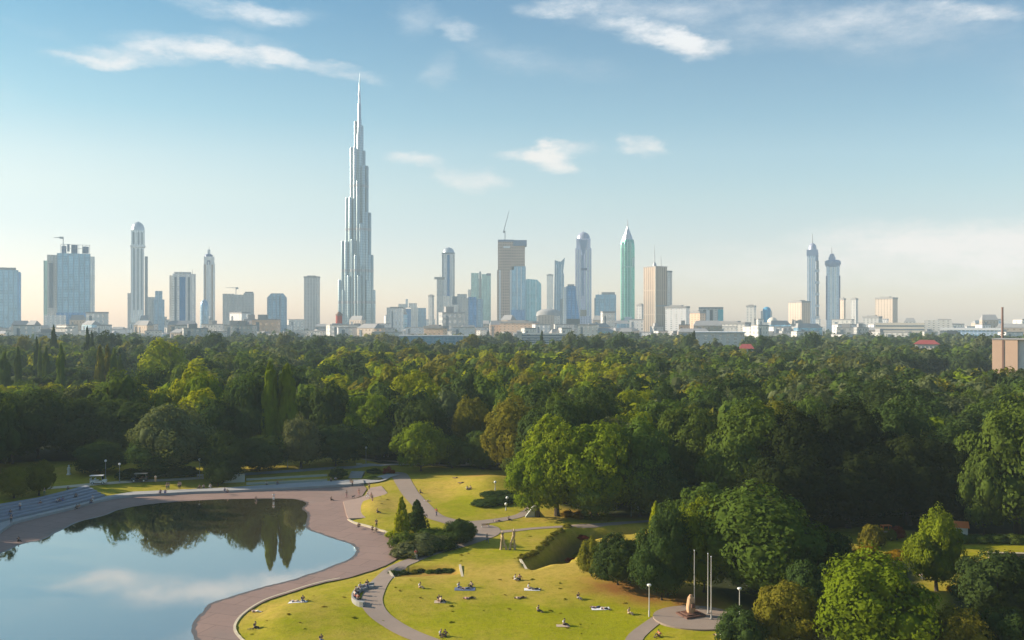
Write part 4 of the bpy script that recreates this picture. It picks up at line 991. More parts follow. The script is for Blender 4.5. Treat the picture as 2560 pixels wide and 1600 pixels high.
t = Bld("domed_tower", "tall silver tower with half dome top, the tallest at this end of the skyline", 345, 3000)
t.box("shaft", 327, 360, 620, None, 'silver', 20); t.box("upper_shaft", 328, 362, 577, 618, 'silver', 21); t.box("ring", 326, 363.5, 614.5, 619, 'whitep', 22.5)
t.lathe("dome", 345, [(17, 578), (16.5, 570), (13, 562), (8, 557), (1, 554)], 'domeg', 22)
t.box("side_fin", 362, 369.5, 641, None, 'greystrip', 12); t.box("low_wing", 319, 328, 733, None, 'grey', 14); t.strips("window_strip", (334, 346, 355), 582, 612, 4.5, 'greystrip', -21); t.strips("window_strip", (335, 345, 354), 622, 775, 3.5, 'greystrip', -20); t.strips("white_fin", (340, 350, 328.5, 359), 622, 790, 2.5, 'whitep', -20)
t = Bld("twin_block", "pair of small stepped grey-blue towers between the domed and the blue-striped towers", 397, 2700)
t.box("rear_block", 369, 392, 743, None, 'grey', 14); t.box("front_block", 384, 411, 749, None, 'bluegrey', -26, -14); t.box("upper_block", 388, 406, 728, 749, 'bluegrey', -24, -14)
t = Bld("striped_tower", "white tower with a broad deep blue strip down its front", 456, 2300)
t.box("shaft", 432, 489, 686, None, 'white', -34, 30); t.box("left_wing", 424, 432, 690, None, 'pale', -26, 30); t.box("roof_block", 436, 478, 681, 686, 'grey', 22); t.box("base", 418, 492, 808, None, 'white', -40, -34)
t.strips("blue_window_strip", (456,), 694, 806, 14.5, 'bluestrip', -34); t.strips("grey_window_strip", (439, 472), 694, 806, 5, 'greystrip', -34); t.mast("roof_mast", 481, 672, 686, .7)
t = Bld("arch_tower", "slim white and brown tower with dark arched head and pinnacle", 523, 3000)
t.box("shaft", 509, 537.5, 660, None, 'white', 17); t.box("head", 510, 536, 642, 660, 'white', 15); t.lathe("dark_dome", 522, [(11.5, 645), (10, 638), (5, 635), (1, 634)], 'navyp', 18); t.box("lantern", 519, 526, 624, 636, 'whitep', 4); t.mast("pinnacle", 522.5, 616, 624, 1.2)
t.strips("brown_strip", (513, 530.5), 662, 800, 4, 'brownp', -17); t.strips("arch_window", (521.5,), 652, 663, 8, 'navyp', -17); t.strips("white_rib", (521.5,), 655, 790, 4, 'whitep', -17.5, 1.2)
t = Bld("ogive_tower", "small grey tower with pointed rounded top in front of the arch-topped tower", 511, 2600)
t.lathe("body", 511, [(11, None), (11, 770), (9.5, 758), (6, 751), (1.5, 748)], 'bluegrey', 18)
t = Bld("stepped_block", "three joined plain grey blocks of slightly different heights", 596, 2500)
t.box("near_block", 557, 586, 735, None, 'grey', 18); t.box("middle_block", 586, 609, 737, None, 'grey', 16); t.box("far_block", 609, 635, 733, None, 'grey', 17); t.box("roof_cap", 612, 633, 729.5, 733, 'roofgrey', 14)
t = Bld("chamfered_block", "squat blue-grey block with chamfered top corners", 692.5, 2400)
mb = MB()
pts = [(668, None), (717, None), (717, 745), (708, 734), (678, 734), (668, 745)]
fr = [(t.X(a), t.Z(b_)) for a, b_ in pts]
vs_ = [(x, -25, z) for x, z in fr] + [(x, 25, z) for x, z in fr]
mb.mesh(vs_, [tuple(range(6)), tuple(range(11, 5, -1))] + [(i + 6, (i + 1) % 6 + 6, (i + 1) % 6, i) for i in range(6)]); mb.build("body", FM['bluegrey'], t.r); t.strips("dark_joint", (699,), 742, 790, 1.5, 'greystrip', -25)
rotbox("slab_tower", "plain grey slab tower standing alone near the tallest tower", 760, 800, 693, 2700, .55, -24, 'grey')
t = Bld("brick_tower", "short red brick water tower rising from the trees near the tallest tower", 848, 1800)
t.lathe("shaft", 847.5, [(9, None), (8, 790), (8, 789)], 'brick', 14, smooth=True); t.lathe("crown", 847.5, [(8.6, 789.5), (8.6, 785), (5, 783.5), (4, 781), (1, 779)], 'chim', 14)
# between the spire tower and the unfinished tower
t = Bld("office_group", "low pale grey offices with a blue panel and stepped roofs", 992, 2900)
t.box("long_block", 967, 1014, 769, None, 'grey', 20); t.box("upper_block", 996, 1014, 760, 769, 'pale', 16); t.box("blue_panel", 1014, 1027, 772, None, 'navy', 18); t.box("end_block", 1027, 1045, 769, None, 'pale', 20); t.box("grey_end", 1045, 1065, 770, None, 'bluegrey', 18); t.box("roof_fin", 1014, 1020, 748, 769, 'silver', 5); t.box("rear_block", 1022, 1042, 758, 769, 'pale', -10, 14)
rotbox("thin_tower", "thin pale grey tower standing alone before the white domed tower", 1071, 1085, 740, 2700, .8, -30, 'grey')
t = Bld("capped_tower", "slim grey tower with overhanging flat cap beside the white domed tower", 1100, 2800)
t.box("shaft", 1092, 1108, 699, None, 'grey', 11); t.box("cap", 1086, 1112, 693, 698, 'roofgrey', 15); t.mast("mast", 1100, 684, 693, .9)
t = Bld("domed_tower", "white tower with dome and one narrow blue strip", 1121, 2900)
t.box("shaft", 1105, 1136.5, 634, None, 'white', 20); t.box("cornice", 1104.5, 1137, 632.5, 636, 'greystrip', 20.7); t.lathe("dome", 1121, [(15, 633), (13.5, 626), (9, 621), (2, 618.5)], 'domeg', 20); t.strips("blue_window_strip", (1121,), 638, 742, 6.5, 'bluestrip', -20); t.strips("grey_edge", (1107, 1135), 638, 742, 2.5, 'greystrip', -20)
t = Bld("cream_block", "boxy cream building with a dark slot in front of the white domed tower", 1127, 2500)
t.box("main_block", 1107, 1131, 741, None, 'pale', 20); t.box("step", 1131, 1146, 762, None, 'pale', 19); t.box("dark_slot", 1131, 1143, 741, 762, 'greystrip', -6, 12); t.box("rear_wing", 1143, 1167, 735, None, 'grey', -4, 18); t.box("podium", 1105, 1150, 780, None, 'grey', 26)
t = Bld("twin_tower", "pair of pale green towers joined by a broken-topped middle", 1203, 3000)
t.box("tower_body", 1178, 1197, 683, None, 'greenp', 14); t.box("tower_body", 1204, 1227, 686, None, 'greenp', -18, 15); t.box("middle_body", 1196, 1205, 697, None, 'grey', 10); t.box("top_fin", 1198, 1203, 679, 697, 'grey', 4); t.box("cap", 1216, 1227, 684, 690, 'greystrip', -18.6, 10); t.box("low_wing", 1170, 1180, 724, None, 'pale', 12)
t = Bld("glass_block", "deep blue glass block at the foot of the pale green twin towers", 1184, 2400)
t.box("front_block", 1171, 1191, 743, None, 'navy', 18); t.box("side_block", 1191, 1207, 748, None, 'bluegrey', 16); t.box("grey_wing", 1152, 1171, 745, None, 'grey', 16)
t = Bld("unfinished_tower", "brown concrete tower under construction, its lower half already glazed blue", 1280, 2800)
t.box("concrete_shaft", 1245, 1285, 602, 676, 'brown', -26, 26); t.box("dark_shaft", 1284, 1312, 616, 676, 'brown', -22, 26); t.box("overhang", 1283, 1316.5, 602, 616, 'scaff', -27, 28); t.box("top_screen", 1246, 1284, 601, 606, 'scaff', -27, 27)
t.box("white_frame", 1243, 1279, 676, None, 'brown', -28, 24); t.strips("lift_shaft", (1267,), 610, 800, 10, 'brown', -28); t.strips("white_frame_strip", (1250, 1277), 676, 800, 4, 'whitep', -28); t.box("glass_side", 1279, 1314, 667, None, 'bluegrey2', -26, 26); t.box("blue_podium", 1278, 1313, 775, None, 'navy', -32, -26); t.strips("glass_fin", (1293, 1303), 668, 775, 2, 'silver', -26); t.strips("white_band", (1267,), 617, 622, 17, 'whitep', -28.8)
t = Bld("glass_tower", "teal glass block with one sloping shoulder behind the unfinished tower", 1333, 3000)
mb = MB(); pts = [(1312, None), (1353, None), (1353, 711), (1343, 700), (1318, 698), (1312, 702)]
fr = [(t.X(a), t.Z(b_)) for a, b_ in pts]; vs_ = [(x, -22, z) for x, z in fr] + [(x, 22, z) for x, z in fr]
mb.mesh(vs_, [tuple(range(6)), tuple(range(11, 5, -1))] + [(i + 6, (i + 1) % 6 + 6, (i + 1) % 6, i) for i in range(6)]); mb.build("body", FM['teal'], t.r)
t.strips("glass_fin", (1325, 1340), 704, 795, 1.5, 'silver', -22)
rotbox("thin_tower", "pale cream slab behind the slant-topped grey tower", 1367, 1383, 688, 3200, .6, -15, 'pale')
t = Bld("slant_tower", "grey glass tower whose roof sweeps up to a point", 1398, 2900)
mb = MB(); pts = [(1384, None), (1411, None), (1410, 688), (1408, 680), (1412, 645), (1402, 655), (1396, 654), (1387, 651)]
fr = [(t.X(a), t.Z(b_)) for a, b_ in pts]; n_ = len(fr); vs_ = [(x, -16, z) for x, z in fr] + [(x, 16, z) for x, z in fr]
mb.mesh(vs_, [tuple(range(n_)), tuple(range(2 * n_ - 1, n_ - 1, -1))] + [(i + n_, (i + 1) % n_ + n_, (i + 1) % n_, i) for i in range(n_)]); mb.build("body", FM['bluegrey'], t.r); t.strips("glass_fin", (1391, 1404), 662, 790, 1.6, 'silver', -16)
t = Bld("glass_tower", "deep blue tower with grey side, widening downward, before the lilac tower", 1430, 2300)
mb = MB(); pts = [(1416, None), (1449, None), (1448, 794), (1441, 746), (1439, 716), (1416, 716)]
fr = [(t.X(a), t.Z(b_)) for a, b_ in pts]; vs_ = [(x, -20, z) for x, z in fr] + [(x, 14, z) for x, z in fr]
mb.mesh(vs_, [tuple(range(6)), tuple(range(11, 5, -1))] + [(i + 6, (i + 1) % 6 + 6, (i + 1) % 6, i) for i in range(6)]); mb.build("blue_body", FM['navy'], t.r)
t.box("grey_side", 1407, 1416, 718, None, 'silver', -18, 14); t.box("dark_edge", 1400.5, 1407, 747, None, 'greystrip', -12, 14); t.box("roof_cap", 1419, 1436, 711, 716, 'roofgrey', 10); t.box("dark_base", 1416, 1449.5, 797, None, 'dark', -21, -20)
t = Bld("round_hall", "low wide pale building with curved roof in front of the slant-topped tower", 1378, 2500)
t.box("body", 1342, 1402, 790, None, 'pale', 30); t.lathe("curved_roof", 1372, [(32, 790), (30, 780), (20, 774), (4, 772)], 'roofgrey', 20, sy=.8); t.box("front_block", 1346, 1385, 788, None, 'cream', -44, -30)
t = Bld("bullet_tower", "lilac tower with bullet-shaped dome and dark blue middle strip", 1458.5, 2900)
t.box("shaft", 1438.5, 1478.5, 622, None, 'lilac', 24); t.box("shoulder", 1441, 1476, 598, 622, 'lilac', 22); t.lathe("dome", 1458.5, [(17, 599), (15.5, 590), (11, 584), (5, 581), (1, 579.5)], 'domel', 22); t.mast("finial", 1458.5, 574, 581, .9)
mb = MB(); mb.mesh([(t.X(1448), -25, t.Z(602)), (t.X(1469), -25, t.Z(602)), (t.X(1460), -25, t.Z(640)), (t.X(1457), -25, t.Z(640)), (t.X(1448), -21, t.Z(602)), (t.X(1469), -21, t.Z(602)), (t.X(1460), -21, t.Z(640)), (t.X(1457), -21, t.Z(640))], [(3, 2, 1, 0), (4, 5, 6, 7), (0, 1, 5, 4), (1, 2, 6, 5), (2, 3, 7, 6), (3, 0, 4, 7)]); mb.build("blue_wedge", PM['slatep'], t.r)
t.strips("blue_window_strip", (1456.5,), 640, 740, 6, 'slatep', -24); t.strips("dark_balcony_band", (1460,), 671, 677, 15, 'navyp', -24.5); t.strips("white_fin", (1443, 1450, 1466, 1474), 626, 790, 2.6, 'whitep', -24); t.box("arched_porch", 1451, 1466, 775, 790, 'brownp', -26, -24)
t = Bld("wide_block", "wide blue-grey glass block between the lilac and the green towers", 1513, 2600)
t.box("body", 1489, 1540, 737, None, 'bluegrey2', 26); t.box("upper_roof", 1504, 1537, 731, 737, 'roofgrey', 20); t.box("blue_window_bay", 1495, 1508, 788, 800, 'navy', -27, -26); t.box("left_edge", 1486, 1489, 745, None, 'greystrip', 20); t.mast("mast", 1496, 727, 737, .6)
t = Bld("green_tower", "bright green glass tower with pointed pale cone roof and needle", 1569, 2800)
t.lathe("shaft", 1569, [(19, None), (19, 622), (18.5, 612), (16.5, 600)], 'green', 8, smooth=False, a0=R(22.5)); t.lathe("cone_roof", 1569, [(14.5, 600), (12, 592), (6, 578), (1.6, 566)], 'domeg', 8, smooth=False, a0=R(22.5)); t.mast("needle", 1569, 549, 570, 1.8)
t.strips("pale_fin", (1562.5, 1569.5, 1577), 606, 795, 1.8, 'palegreen', -22); t.strips("dark_green_panel", (1583,), 645, 666, 6, 'greenp', -17); t.strips("green_panel", (1557,), 606, 795, 6, 'greenp', -17.5); t.box("white_foot", 1561, 1579, 792, 802, 'whitep', -27, -22); t.strips("floor_band", (1569,), 667, 669.5, 33, 'palegreen', -22.4)
rotbox("small_tower", "small grey-beige tower tucked between the green and the beige towers", 1592, 1611, 763, 2500, .8, -35, 'grey')
# the beige corner tower shows two faces
D = 2300; k = D / F
r = thing("corner_tower", "big beige tower seen on its corner, with two roof masts", "tower", ((1636 - CX) * k, D, 0), 0)
zt = HC - (668 - CY) * k
def quad_tower(name, plan, z0, z1, mat, parent):
    mb = MB(); mb.prism([(x, y) for x, y in plan], z0, z1); return mb.build(name, FM.get(mat) or PM[mat], parent)
quad_tower("body", [(-24, 22), (0, -14), (33, 8), (9, 44)], -.5, zt, 'beige', r)
quad_tower("white_corner", [(-1.3, -13.4), (-.2, -15.2), (1.6, -13.9), (.4, -12.2)], -.5, zt + 2, 'creamp', r)
quad_tower("rear_wing", [(9, 44.5), (33.4, 8.4), (48, 20), (24, 54)], -.5, zt - 12 * k, 'grey', r)
quad_tower("dark_cap", [(9.5, 43.5), (33.8, 8.0), (48.6, 19.5), (24.3, 54.6)], zt - 12 * k, zt - 8 * k, 'greystrip', r)
quad_tower("roof_edge", [(-24.6, 22), (0, -14.8), (33.6, 8), (9, 44.6)], zt, zt + 2.2, 'roofgrey', r)
quad_tower("dark_floor_band", [(-.1, -14.5), (33.5, 7.9), (33.0, 8.6), (-.6, -13.8)], HC - (766 - CY) * k, HC - (763 - CY) * k, 'greystrip', r)
mb = MB(); mb.lathe([(5, zt + 2), (4, zt + 9), (1.2, zt + 13), (.9, zt + 30), (.3, zt + 56)], 10, 1, 4); mb.build("roof_mast", PM['steel'], r)
mb = MB(); mb.lathe([(1, zt + 2), (.3, zt + 30)], 6, 19, 14); mb.build("roof_mast", PM['steel'], r)
rr, a_, b_, h_ = rotbox("office_slab", "bright white office slab in front of the beige corner tower", 1663, 1724, 768, 2000, .45, -22, 'white')
t = Bld("dark_offices", "dark offices with white piers and a teal glass end", 1778, 2300)
t.box("body", 1747, 1807, 772, None, 'grey', 20); t.box("dark_front", 1758, 1765, 775, None, 'dark', -21, -20); t.box("dark_front", 1775, 1782, 775, None, 'dark', -21, -20); t.box("teal_end", 1795, 1808, 774, None, 'tealp', -21.5, -20); t.box("roof_rim", 1747, 1808, 768, 772, 'greystrip', 21); t.box("white_pier", 1766, 1774, 776, None, 'whitep', -21.5, -20)
rotbox("orange_block", "small orange-lit block in front of the dark offices", 1723, 1764, 781, 2100, .7, -38, 'orange', 'building')
rotbox("low_hall", "wide low beige building with grey pitched end", 1778, 1876, 808, 1900, .5, -20, 'pale', 'building')
rotbox("plain_tower", "plain pinkish grey tower standing by itself between the offices and the blue dome", 1866, 1890, 766, 2400, .8, -15, 'pale')
t = Bld("blue_dome_block", "small building with a bright blue rounded glass front", 1915, 2400)
t.box("body", 1902, 1930, 778, None, 'pale', 14); t.lathe("blue_vault", 1917, [(11, None), (11, 778), (9, 771), (5, 768), (1, 767)], 'vault', 18, -8)
t = Bld("domed_hall", "low pale domed hall in front of the blue rounded glass building", 1930, 2200, cat='building')
t.box("body", 1905, 1945, 806, None, 'pale', 20); t.lathe("dome", 1931, [(13, 806), (12, 800), (7, 795), (1, 793)], 'creamp', 16)
rotbox("orange_tower", "boxy tower with orange-lit side beside the blue spired tower", 1971, 2026, 755, 2400, .8, -40, 'cream')
t = Bld("spired_tower", "slim blue tower with stepped crown, spire and a separate ladder-like fin", 2033, 3000)
t.box("shaft", 2018, 2039, 640, None, 'slate', 16); t.box("head", 2016.5, 2045, 625, 640, 'slatep', 18); t.box("dark_shoulder", 2037, 2046, 632, 652, 'slatep', 15); t.lathe("crown", 2031, [(11, 625), (10, 617), (8, 612), (3, 608)], 'domel', 14); t.mast("spire", 2031, 584, 609, 2.2)
t.strips("pale_fin", (2022, 2029, 2035), 645, 795, 1.6, 'whitep', -16)
for i in range(5): t.box("fin_block", 2040.5, 2047, 652 + i * 29, 674 + i * 29, 'greystrip', 8); t.box("fin_link", 2039, 2048.5, 674 + i * 29, 681 + i * 29, 'whitep', 7)
t = Bld("flared_tower", "blue tower with flared dark cap, crown and spire, shorter of the blue pair", 2082, 3000)
t.box("shaft", 2066, 2099, 666, None, 'slate', 18); t.lathe("flared_cap", 2082, [(17, 668), (20.5, 660), (20, 653), (14, 650)], 'slatep', 20); t.lathe("crown", 2080, [(9, 650), (9, 644), (6, 640), (6.5, 637), (2, 634)], 'domel', 14); t.mast("spire", 2079, 617, 636, 1.8)
t.strips("dark_edge", (2066.5, 2099), 690, 800, 3.5, 'navyp', -18); t.strips("pale_panel", (2078, 2088), 668, 800, 6, 'silver', -18)
rotbox("thin_tower", "cream slab at the foot of the flared blue tower", 2100, 2114, 748, 2500, .7, -35, 'cream')
rotbox("thin_tower", "narrow grey tower just past the blue pair", 2127, 2145, 748, 2600, .7, -30, 'grey')
rotbox("tower_block", "cream tower block standing alone with a grey shaded side", 2188, 2244, 746, 2400, .55, -28, 'cream')
rotbox("grey_block", "low grey block in front of the cream tower block", 2157, 2205, 793, 2200, .6, -20, 'grey', 'building')
t = Bld("striped_hall", "long cream building with thin horizontal window lines", 2249, 1700, cat='building')
t.box("body", 2188, 2310, 807, None, 'creamp', 26); [t.strips("window_band", (2249,), 813 + i * 9, 816 + i * 9, 120, 'greystrip', -26, .3) for i in range(4)]
t = Bld("grey_hall", "pale grey hall with vertical panels beside the long cream building", 2344, 1750, cat='building')
t.box("body", 2311, 2379, 800, None, 'pale', 30); t.box("upper_box", 2344, 2378, 797.5, 800, 'roofgrey', 24); t.box("doorway", 2318, 2326, 822, None, 'greystrip', -31, -30)
t = Bld("wedge_building", "small dark wedge-roofed building behind the long cream one", 2274, 2300, cat='building')
t.box("body", 2260, 2289, 803, None, 'grey', 16); t.box("wedge_roof", 2262, 2289, 795, 803, 'roofgrey', 15, taper=.3)
t = Bld("long_hall", "very long low bluish hall with white roof edge before the chimney", 2436, 1600, cat='building')
t.box("body", 2370, 2503, 825, None, 'slate', 26); t.box("roof_edge", 2350, 2505, 820, 825, 'whitep', 28); t.box("dark_end", 2368, 2395, 827, 838, 'dark', -27, -26); t.box("sheds", 2385, 2462, 836, None, 'bluegrey2', -36, -27)
t = Bld("box_building", "dark blue and grey box building behind the long bluish hall", 2486, 2100, cat='building')
t.box("body", 2468, 2505, 802, None, 'bluegrey', 18); t.box("dark_front", 2468, 2488, 808, 818, 'navyp', -19, -18)
t = Bld("chimney", "tall thin brick chimney rising beside the tan brick slab", 2506, 700, cat='chimney')
t.lathe("stack", 2506, [(4.2, None), (3.4, 845), (2.6, 771)], 'chim', 14); t.lathe("rim", 2506, [(3.0, 771), (3.0, 768)], 'chim', 14)
t = Bld("brick_building", "tall windowless tan brick building with one dark vertical slot at the picture edge", 2530, 560, -37, cat='building')
t.box("walls", 2487, 2551, 848, None, 'tan', -10, 9); t.box("dark_slot", 2512, 2516.5, 850, None, 'chim', -10.3, -10); t.box("end_wall", 2551, 2600, 849, None, 'pale', -8, 9); t.box("roof_rim", 2486, 2602, 846, 848.5, 'roofgrey', -10.4, 9.4)
def hip_house(label, x0, x1, yr, ye, D, colour='creamp'):
    t = Bld("red_roofed_house", label, (x0 + x1) / 2, D, cat='house')
    t.box("walls", x0 + 4, x1 - 4, ye, None, colour, 9)
    a, b_ = t.X(x0), t.X(x1); m_ = (b_ - a) * .22
    mb = MB(); z0, z1 = t.Z(ye), t.Z(yr); v_ = [(a, -10, z0), (b_, -10, z0), (b_, 10, z0), (a, 10, z0), (a + m_, 0, z1), (b_ - m_, 0, z1)]
    mb.mesh(v_, [(3, 2, 1, 0), (0, 1, 5, 4), (1, 2, 5), (2, 3, 4, 5), (3, 0, 4)]); mb.build("roof", PM['redroof'], t.r)
    t.strips("window", [x0 + (x1 - x0) * q for q in (.2, .35, .5, .65, .8)], ye + 5, ye + 9, (x1 - x0) * .06, 'greystrip', -9, .2)
hip_house("pale house with a broad bright red hipped roof among the far trees", 2284, 2350, 850, 860, 900)
hip_house("house whose small red hipped roof peeps out of the trees below the dark offices", 1846, 1886, 860, 871, 800)
t = Bld("apartment_block", "long white flats with even rows of windows, half sunk in the trees", 1372, 1150, cat='building')
t.box("body", 1302, 1446, 833, None, 'pale', 9); [t.strips("window_band", (1374,), 837.5 + i * 5.6, 840.2 + i * 5.6, 138, 'greystrip', -9, .2) for i in range(4)]; t.box("stair_tower", 1299, 1305, 829, None, 'creamp', -10, 9)
t = Bld("white_flats", "low bluish white flats among trees, partly hidden by treetops", 1085, 1130, cat='building')
t.box("body", 1000, 1170, 840, None, 'bluegrey2', 9); t.box("roof_edge", 998, 1172, 838, 840, 'whitep', 9.5)
t = Bld("white_shed", "long white flat shed roof below the white office slab", 1797, 1130, cat='building')
t.box("body", 1736, 1860, 832, None, 'pale', 22); t.box("roof_edge", 1734, 1862, 829, 832, 'whitep', 23)
rotbox("peach_building", "peach-coloured long building with crenellated roof below the unfinished tower", 1250, 1345, 806, 1900, .5, -20, 'orange', 'building')
rotbox("peach_building", "peach stone building above the low white flats", 1060, 1118, 818, 1600, .5, -25, 'orange', 'building')

# --- the low city in front of and between the towers
protos = []
for i, mt in enumerate(('pale', 'cream', 'grey', 'white', 'bluegrey2', 'orange')):
    def mk(i=i, mt=mt):
        r = thing("city_block", "x", "building", (0, 0, 0), 0)
        mb = MB(); mb.box(-20, 20, -9, 9, -.5, 20); mb.build("walls", FM[mt], r)
        mb = MB()
        if i % 3 == 0: mb.box(-20.4, 20.4, -9.4, 9.4, 20, 21)
        elif i % 3 == 1: mb.mesh([(-20.5, -9.5, 20), (20.5, -9.5, 20), (20.5, 9.5, 20), (-20.5, 9.5, 20), (-16, 0, 25), (16, 0, 25)], [(3, 2, 1, 0), (0, 1, 5, 4), (1, 2, 5), (2, 3, 4, 5), (3, 0, 4)])
        else: mb.box(-20.4, 20.4, -9.4, 9.4, 20, 20.8); mb.box(-12, 2, -5, 5, 20.8, 25)
        mb.build("roof", PM['roofgrey'], r)
        mb = MB(); mb.box(-14, -9, -9.5, -9, 2, 18); mb.build("stair_window", PM['greystrip'], r)
        return r
    protos.append((mk(), {'pale': 'pale stone', 'cream': 'cream', 'grey': 'grey', 'white': 'white', 'bluegrey2': 'bluish', 'orange': 'peach'}[mt]))
rs = np.random.RandomState(5); cnt = {}; blocks = []
for n_ in range(298):
    y = rs.uniform(1620, 3300) if n_ > 120 else rs.uniform(1500, 2000); px = rs.uniform(-60, 2620); h = rs.choice([14, 18, 22, 28, 36, 48, 60], p=[.14, .2, .24, .2, .12, .07, .03])
    h = h * 1.25 if y > 1900 else min(h, 32) * 1.1
    if px > 1750: h = min(h, 46)
    blocks.append((y, px, h))
used = set()
for y, px, h in sorted(blocks):
    i = rs.choice(6, p=[.34, .16, .16, .24, .07, .03]); p_, wd = protos[i]
    r = p_ if i not in used else copy_tree(p_); used.add(i)
    r.location = ((px - CX) * y / F, y, 0); r.rotation_euler.z = rs.uniform(-.7, .5); r.scale = (rs.uniform(.4, 1.4), rs.uniform(.7, 1.5), h / 20)
    lm = min(LAND, key=lambda t: abs(t[0] - px))[1]; kx = (wd, lm); n = cnt[kx] = cnt.get(kx, 0) + 1
    r['label'] = f"{wd} low-rise block below {lm}, {ORD[n - 1]} counting back"; r['group'] = "low city blocks"
# ------------------------------------------------------------------ things in the park
metal_m = plain("grey_painted_metal", (0.30, 0.31, 0.31), 0.5, 0.4, var=.1)
pale_metal_m = plain("pale_painted_metal", (0.58, 0.56, 0.52), 0.45, 0.3, var=.08)
globe_m = plain("milk_glass", (0.82, 0.82, 0.80), 0.25, var=.03)
white_m = plain("white_paintwork", (0.78, 0.77, 0.74), 0.4, var=.05)
dark_m = plain("dark_paintwork", (0.035, 0.04, 0.045), 0.4, var=.2)
tyre_m = plain("tyre_rubber", (0.02, 0.02, 0.02), 0.9)
wood_m = plain("weathered_wood", (0.46, 0.34, 0.21), 0.9, var=.3, scale=3.0)
slat_m = plain("brown_bench_wood", (0.22, 0.12, 0.06), 0.8, var=.25, scale=3.0)
sand_m = plain("sandstone", (0.58, 0.36, 0.20), 0.9, var=.25, scale=1.6)
plinth_m = plain("dark_red_granite", (0.13, 0.06, 0.04), 0.6, var=.25, scale=2.0)
orange_m = plain("orange_roofing", (0.62, 0.16, 0.035), 0.8, var=.2, scale=.6)
glass_m = plain("dark_glass", (0.03, 0.04, 0.05), 0.1, var=.1)
LIFT = Vector((0, 0, 0.0))
def globe_lamp(px, py, h, label, group='globe lamps'):
    p = P(px, py); r = thing("street_lamp", label, "lamp", p, 0, group)
    mb = MB(); mb.lathe([(.16, -.3), (.14, .5), (.07, .6), (.055, h - .25)], 10); mb.build("post", metal_m, r)
    mb = MB(); mb.lathe([(.12, h - .27), (.14, h - .18)], 10); mb.build("collar", metal_m, r)
    mb = MB(); q = .34; mb.lathe([(max(.02, q * math.sin(a)), h + .1 - q * math.cos(a)) for a in np.linspace(.15, 3.1, 10)], 14); mb.build("globe", globe_m, r)
for px, py, h, lab in ((299, 1208, 4.9, "globe lamp post by the upper path between the two carts"), (264, 1196, 4.7, "globe lamp post in the shade behind the white cart"), (499, 1198, 5.2, "globe lamp post at the far end of the upper path, by the dark round bush"),
                       (719, 1170, 5.3, "globe lamp post over the grass bank, in front of the curly grey tree"), (915, 1158, 4.6, "globe lamp post behind the flower bed where paths meet"), (1238, 1228, 2.0, "short white globe lamp on top of the mound"),
                       (1268, 1262, 1.6, "short white globe lamp in the low shrubs of the mound"), (1265, 1276, 1.4, "lowest short white globe lamp at the near foot of the mound"), (1578, 1292, 4.6, "globe lamp post under the orange roof in the shade of the trees"), (1587, 1452, 4.2, "globe lamp post half hidden in the dark bushy tree above the lawn")):
    globe_lamp(px, py, h, lab)
def box_lamp(px, py, h, label):
    p = P(px, py); r = thing("street_lamp", label, "lamp", p, 0, "tall lamps by the forecourt")
    mb = MB(); mb.lathe([(.13, -.3), (.12, .9), (.075, 1.0), (.06, h)], 10); mb.build("post", pale_metal_m, r)
    mb = MB(); mb.lathe([(.10, h - .12), (.30, h), (.34, h + .16), (.22, h + .24)], 12); mb.build("lamp_head", white_m, r)
    mb = MB(); mb.lathe([(.2, h - .1), (.22, h)], 12); mb.build("lens", globe_m, r)
box_lamp(1623, 1542, 4.7, "pale lamp post with flat white head at the sunny edge of the forecourt")
box_lamp(1849, 1554, 4.8, "pale lamp post against dark trees at the shaded edge of the forecourt")
for px, py, h, lab in ((1736, 1524, 8.9, "tallest-looking flagpole, alone just behind the standing stone"), (1770, 1537, 9.0, "middle flagpole of the three, half of the close pair further back"), (1778, 1551, 9.2, "nearest flagpole of the three, standing on the forecourt")):
    p = P(px, py); p.z = max(p.z, MZ); r = thing("flagpole", lab, "flagpole", p, 0, "three flagpoles")
    mb = MB(); mb.lathe([(.10, -.3), (.085, 2), (.05, h)], 10); mb.build("pole", pale_metal_m, r)
    mb = MB(); mb.lathe([(.02, h), (.09, h + .06), (.09, h + .12), (.02, h + .18)], 10); mb.build("finial", white_m, r)
    mb = MB(); mb.lathe([(.22, -.2), (.2, .12)], 10); mb.build("base_collar", metal_m, r)
# standing stone
p = P(1727, 1541); p.z = MZ
r = thing("monument", "rough sandstone standing stone with rounded top on a dark red plinth", "monument", p, R(24))
bm = bmesh.new(); bmesh.ops.create_icosphere(bm, subdivisions=4, radius=1.0)
for v in bm.verts:
    x, y, z = v.co; t = (z + 1) / 2
    k_ = 1.0 - 0.42 * t
    f = 1 + .10 * mnoise.noise(v.co * 2.3) + .05 * mnoise.noise(v.co * 6)
    sx = math.copysign(abs(x) ** .6, x); sy = math.copysign(abs(y) ** .6, y)
    v.co = Vector((sx * .78 * k_ * f, sy * .55 * k_ * f, (math.copysign(abs(z) ** .75, z) + 1) * 1.38 * f))
me = bpy.data.meshes.new("stone"); bm.to_mesh(me); bm.free(); me.materials.append(sand_m); o = link("stone", me, r); o.location.z = .25
mb = MB(); mb.box(-1.7, 1.7, -1.45, 1.45, -.2, .28); mb.box(-1.2, 1.2, -1.0, 1.0, .28, .42); mb.build("plinth", plinth_m, r)
mb = MB(); mb.box(-.3, .3, -.72, -.40, 1.25, 1.85); mb.build("plaque", plinth_m, r)
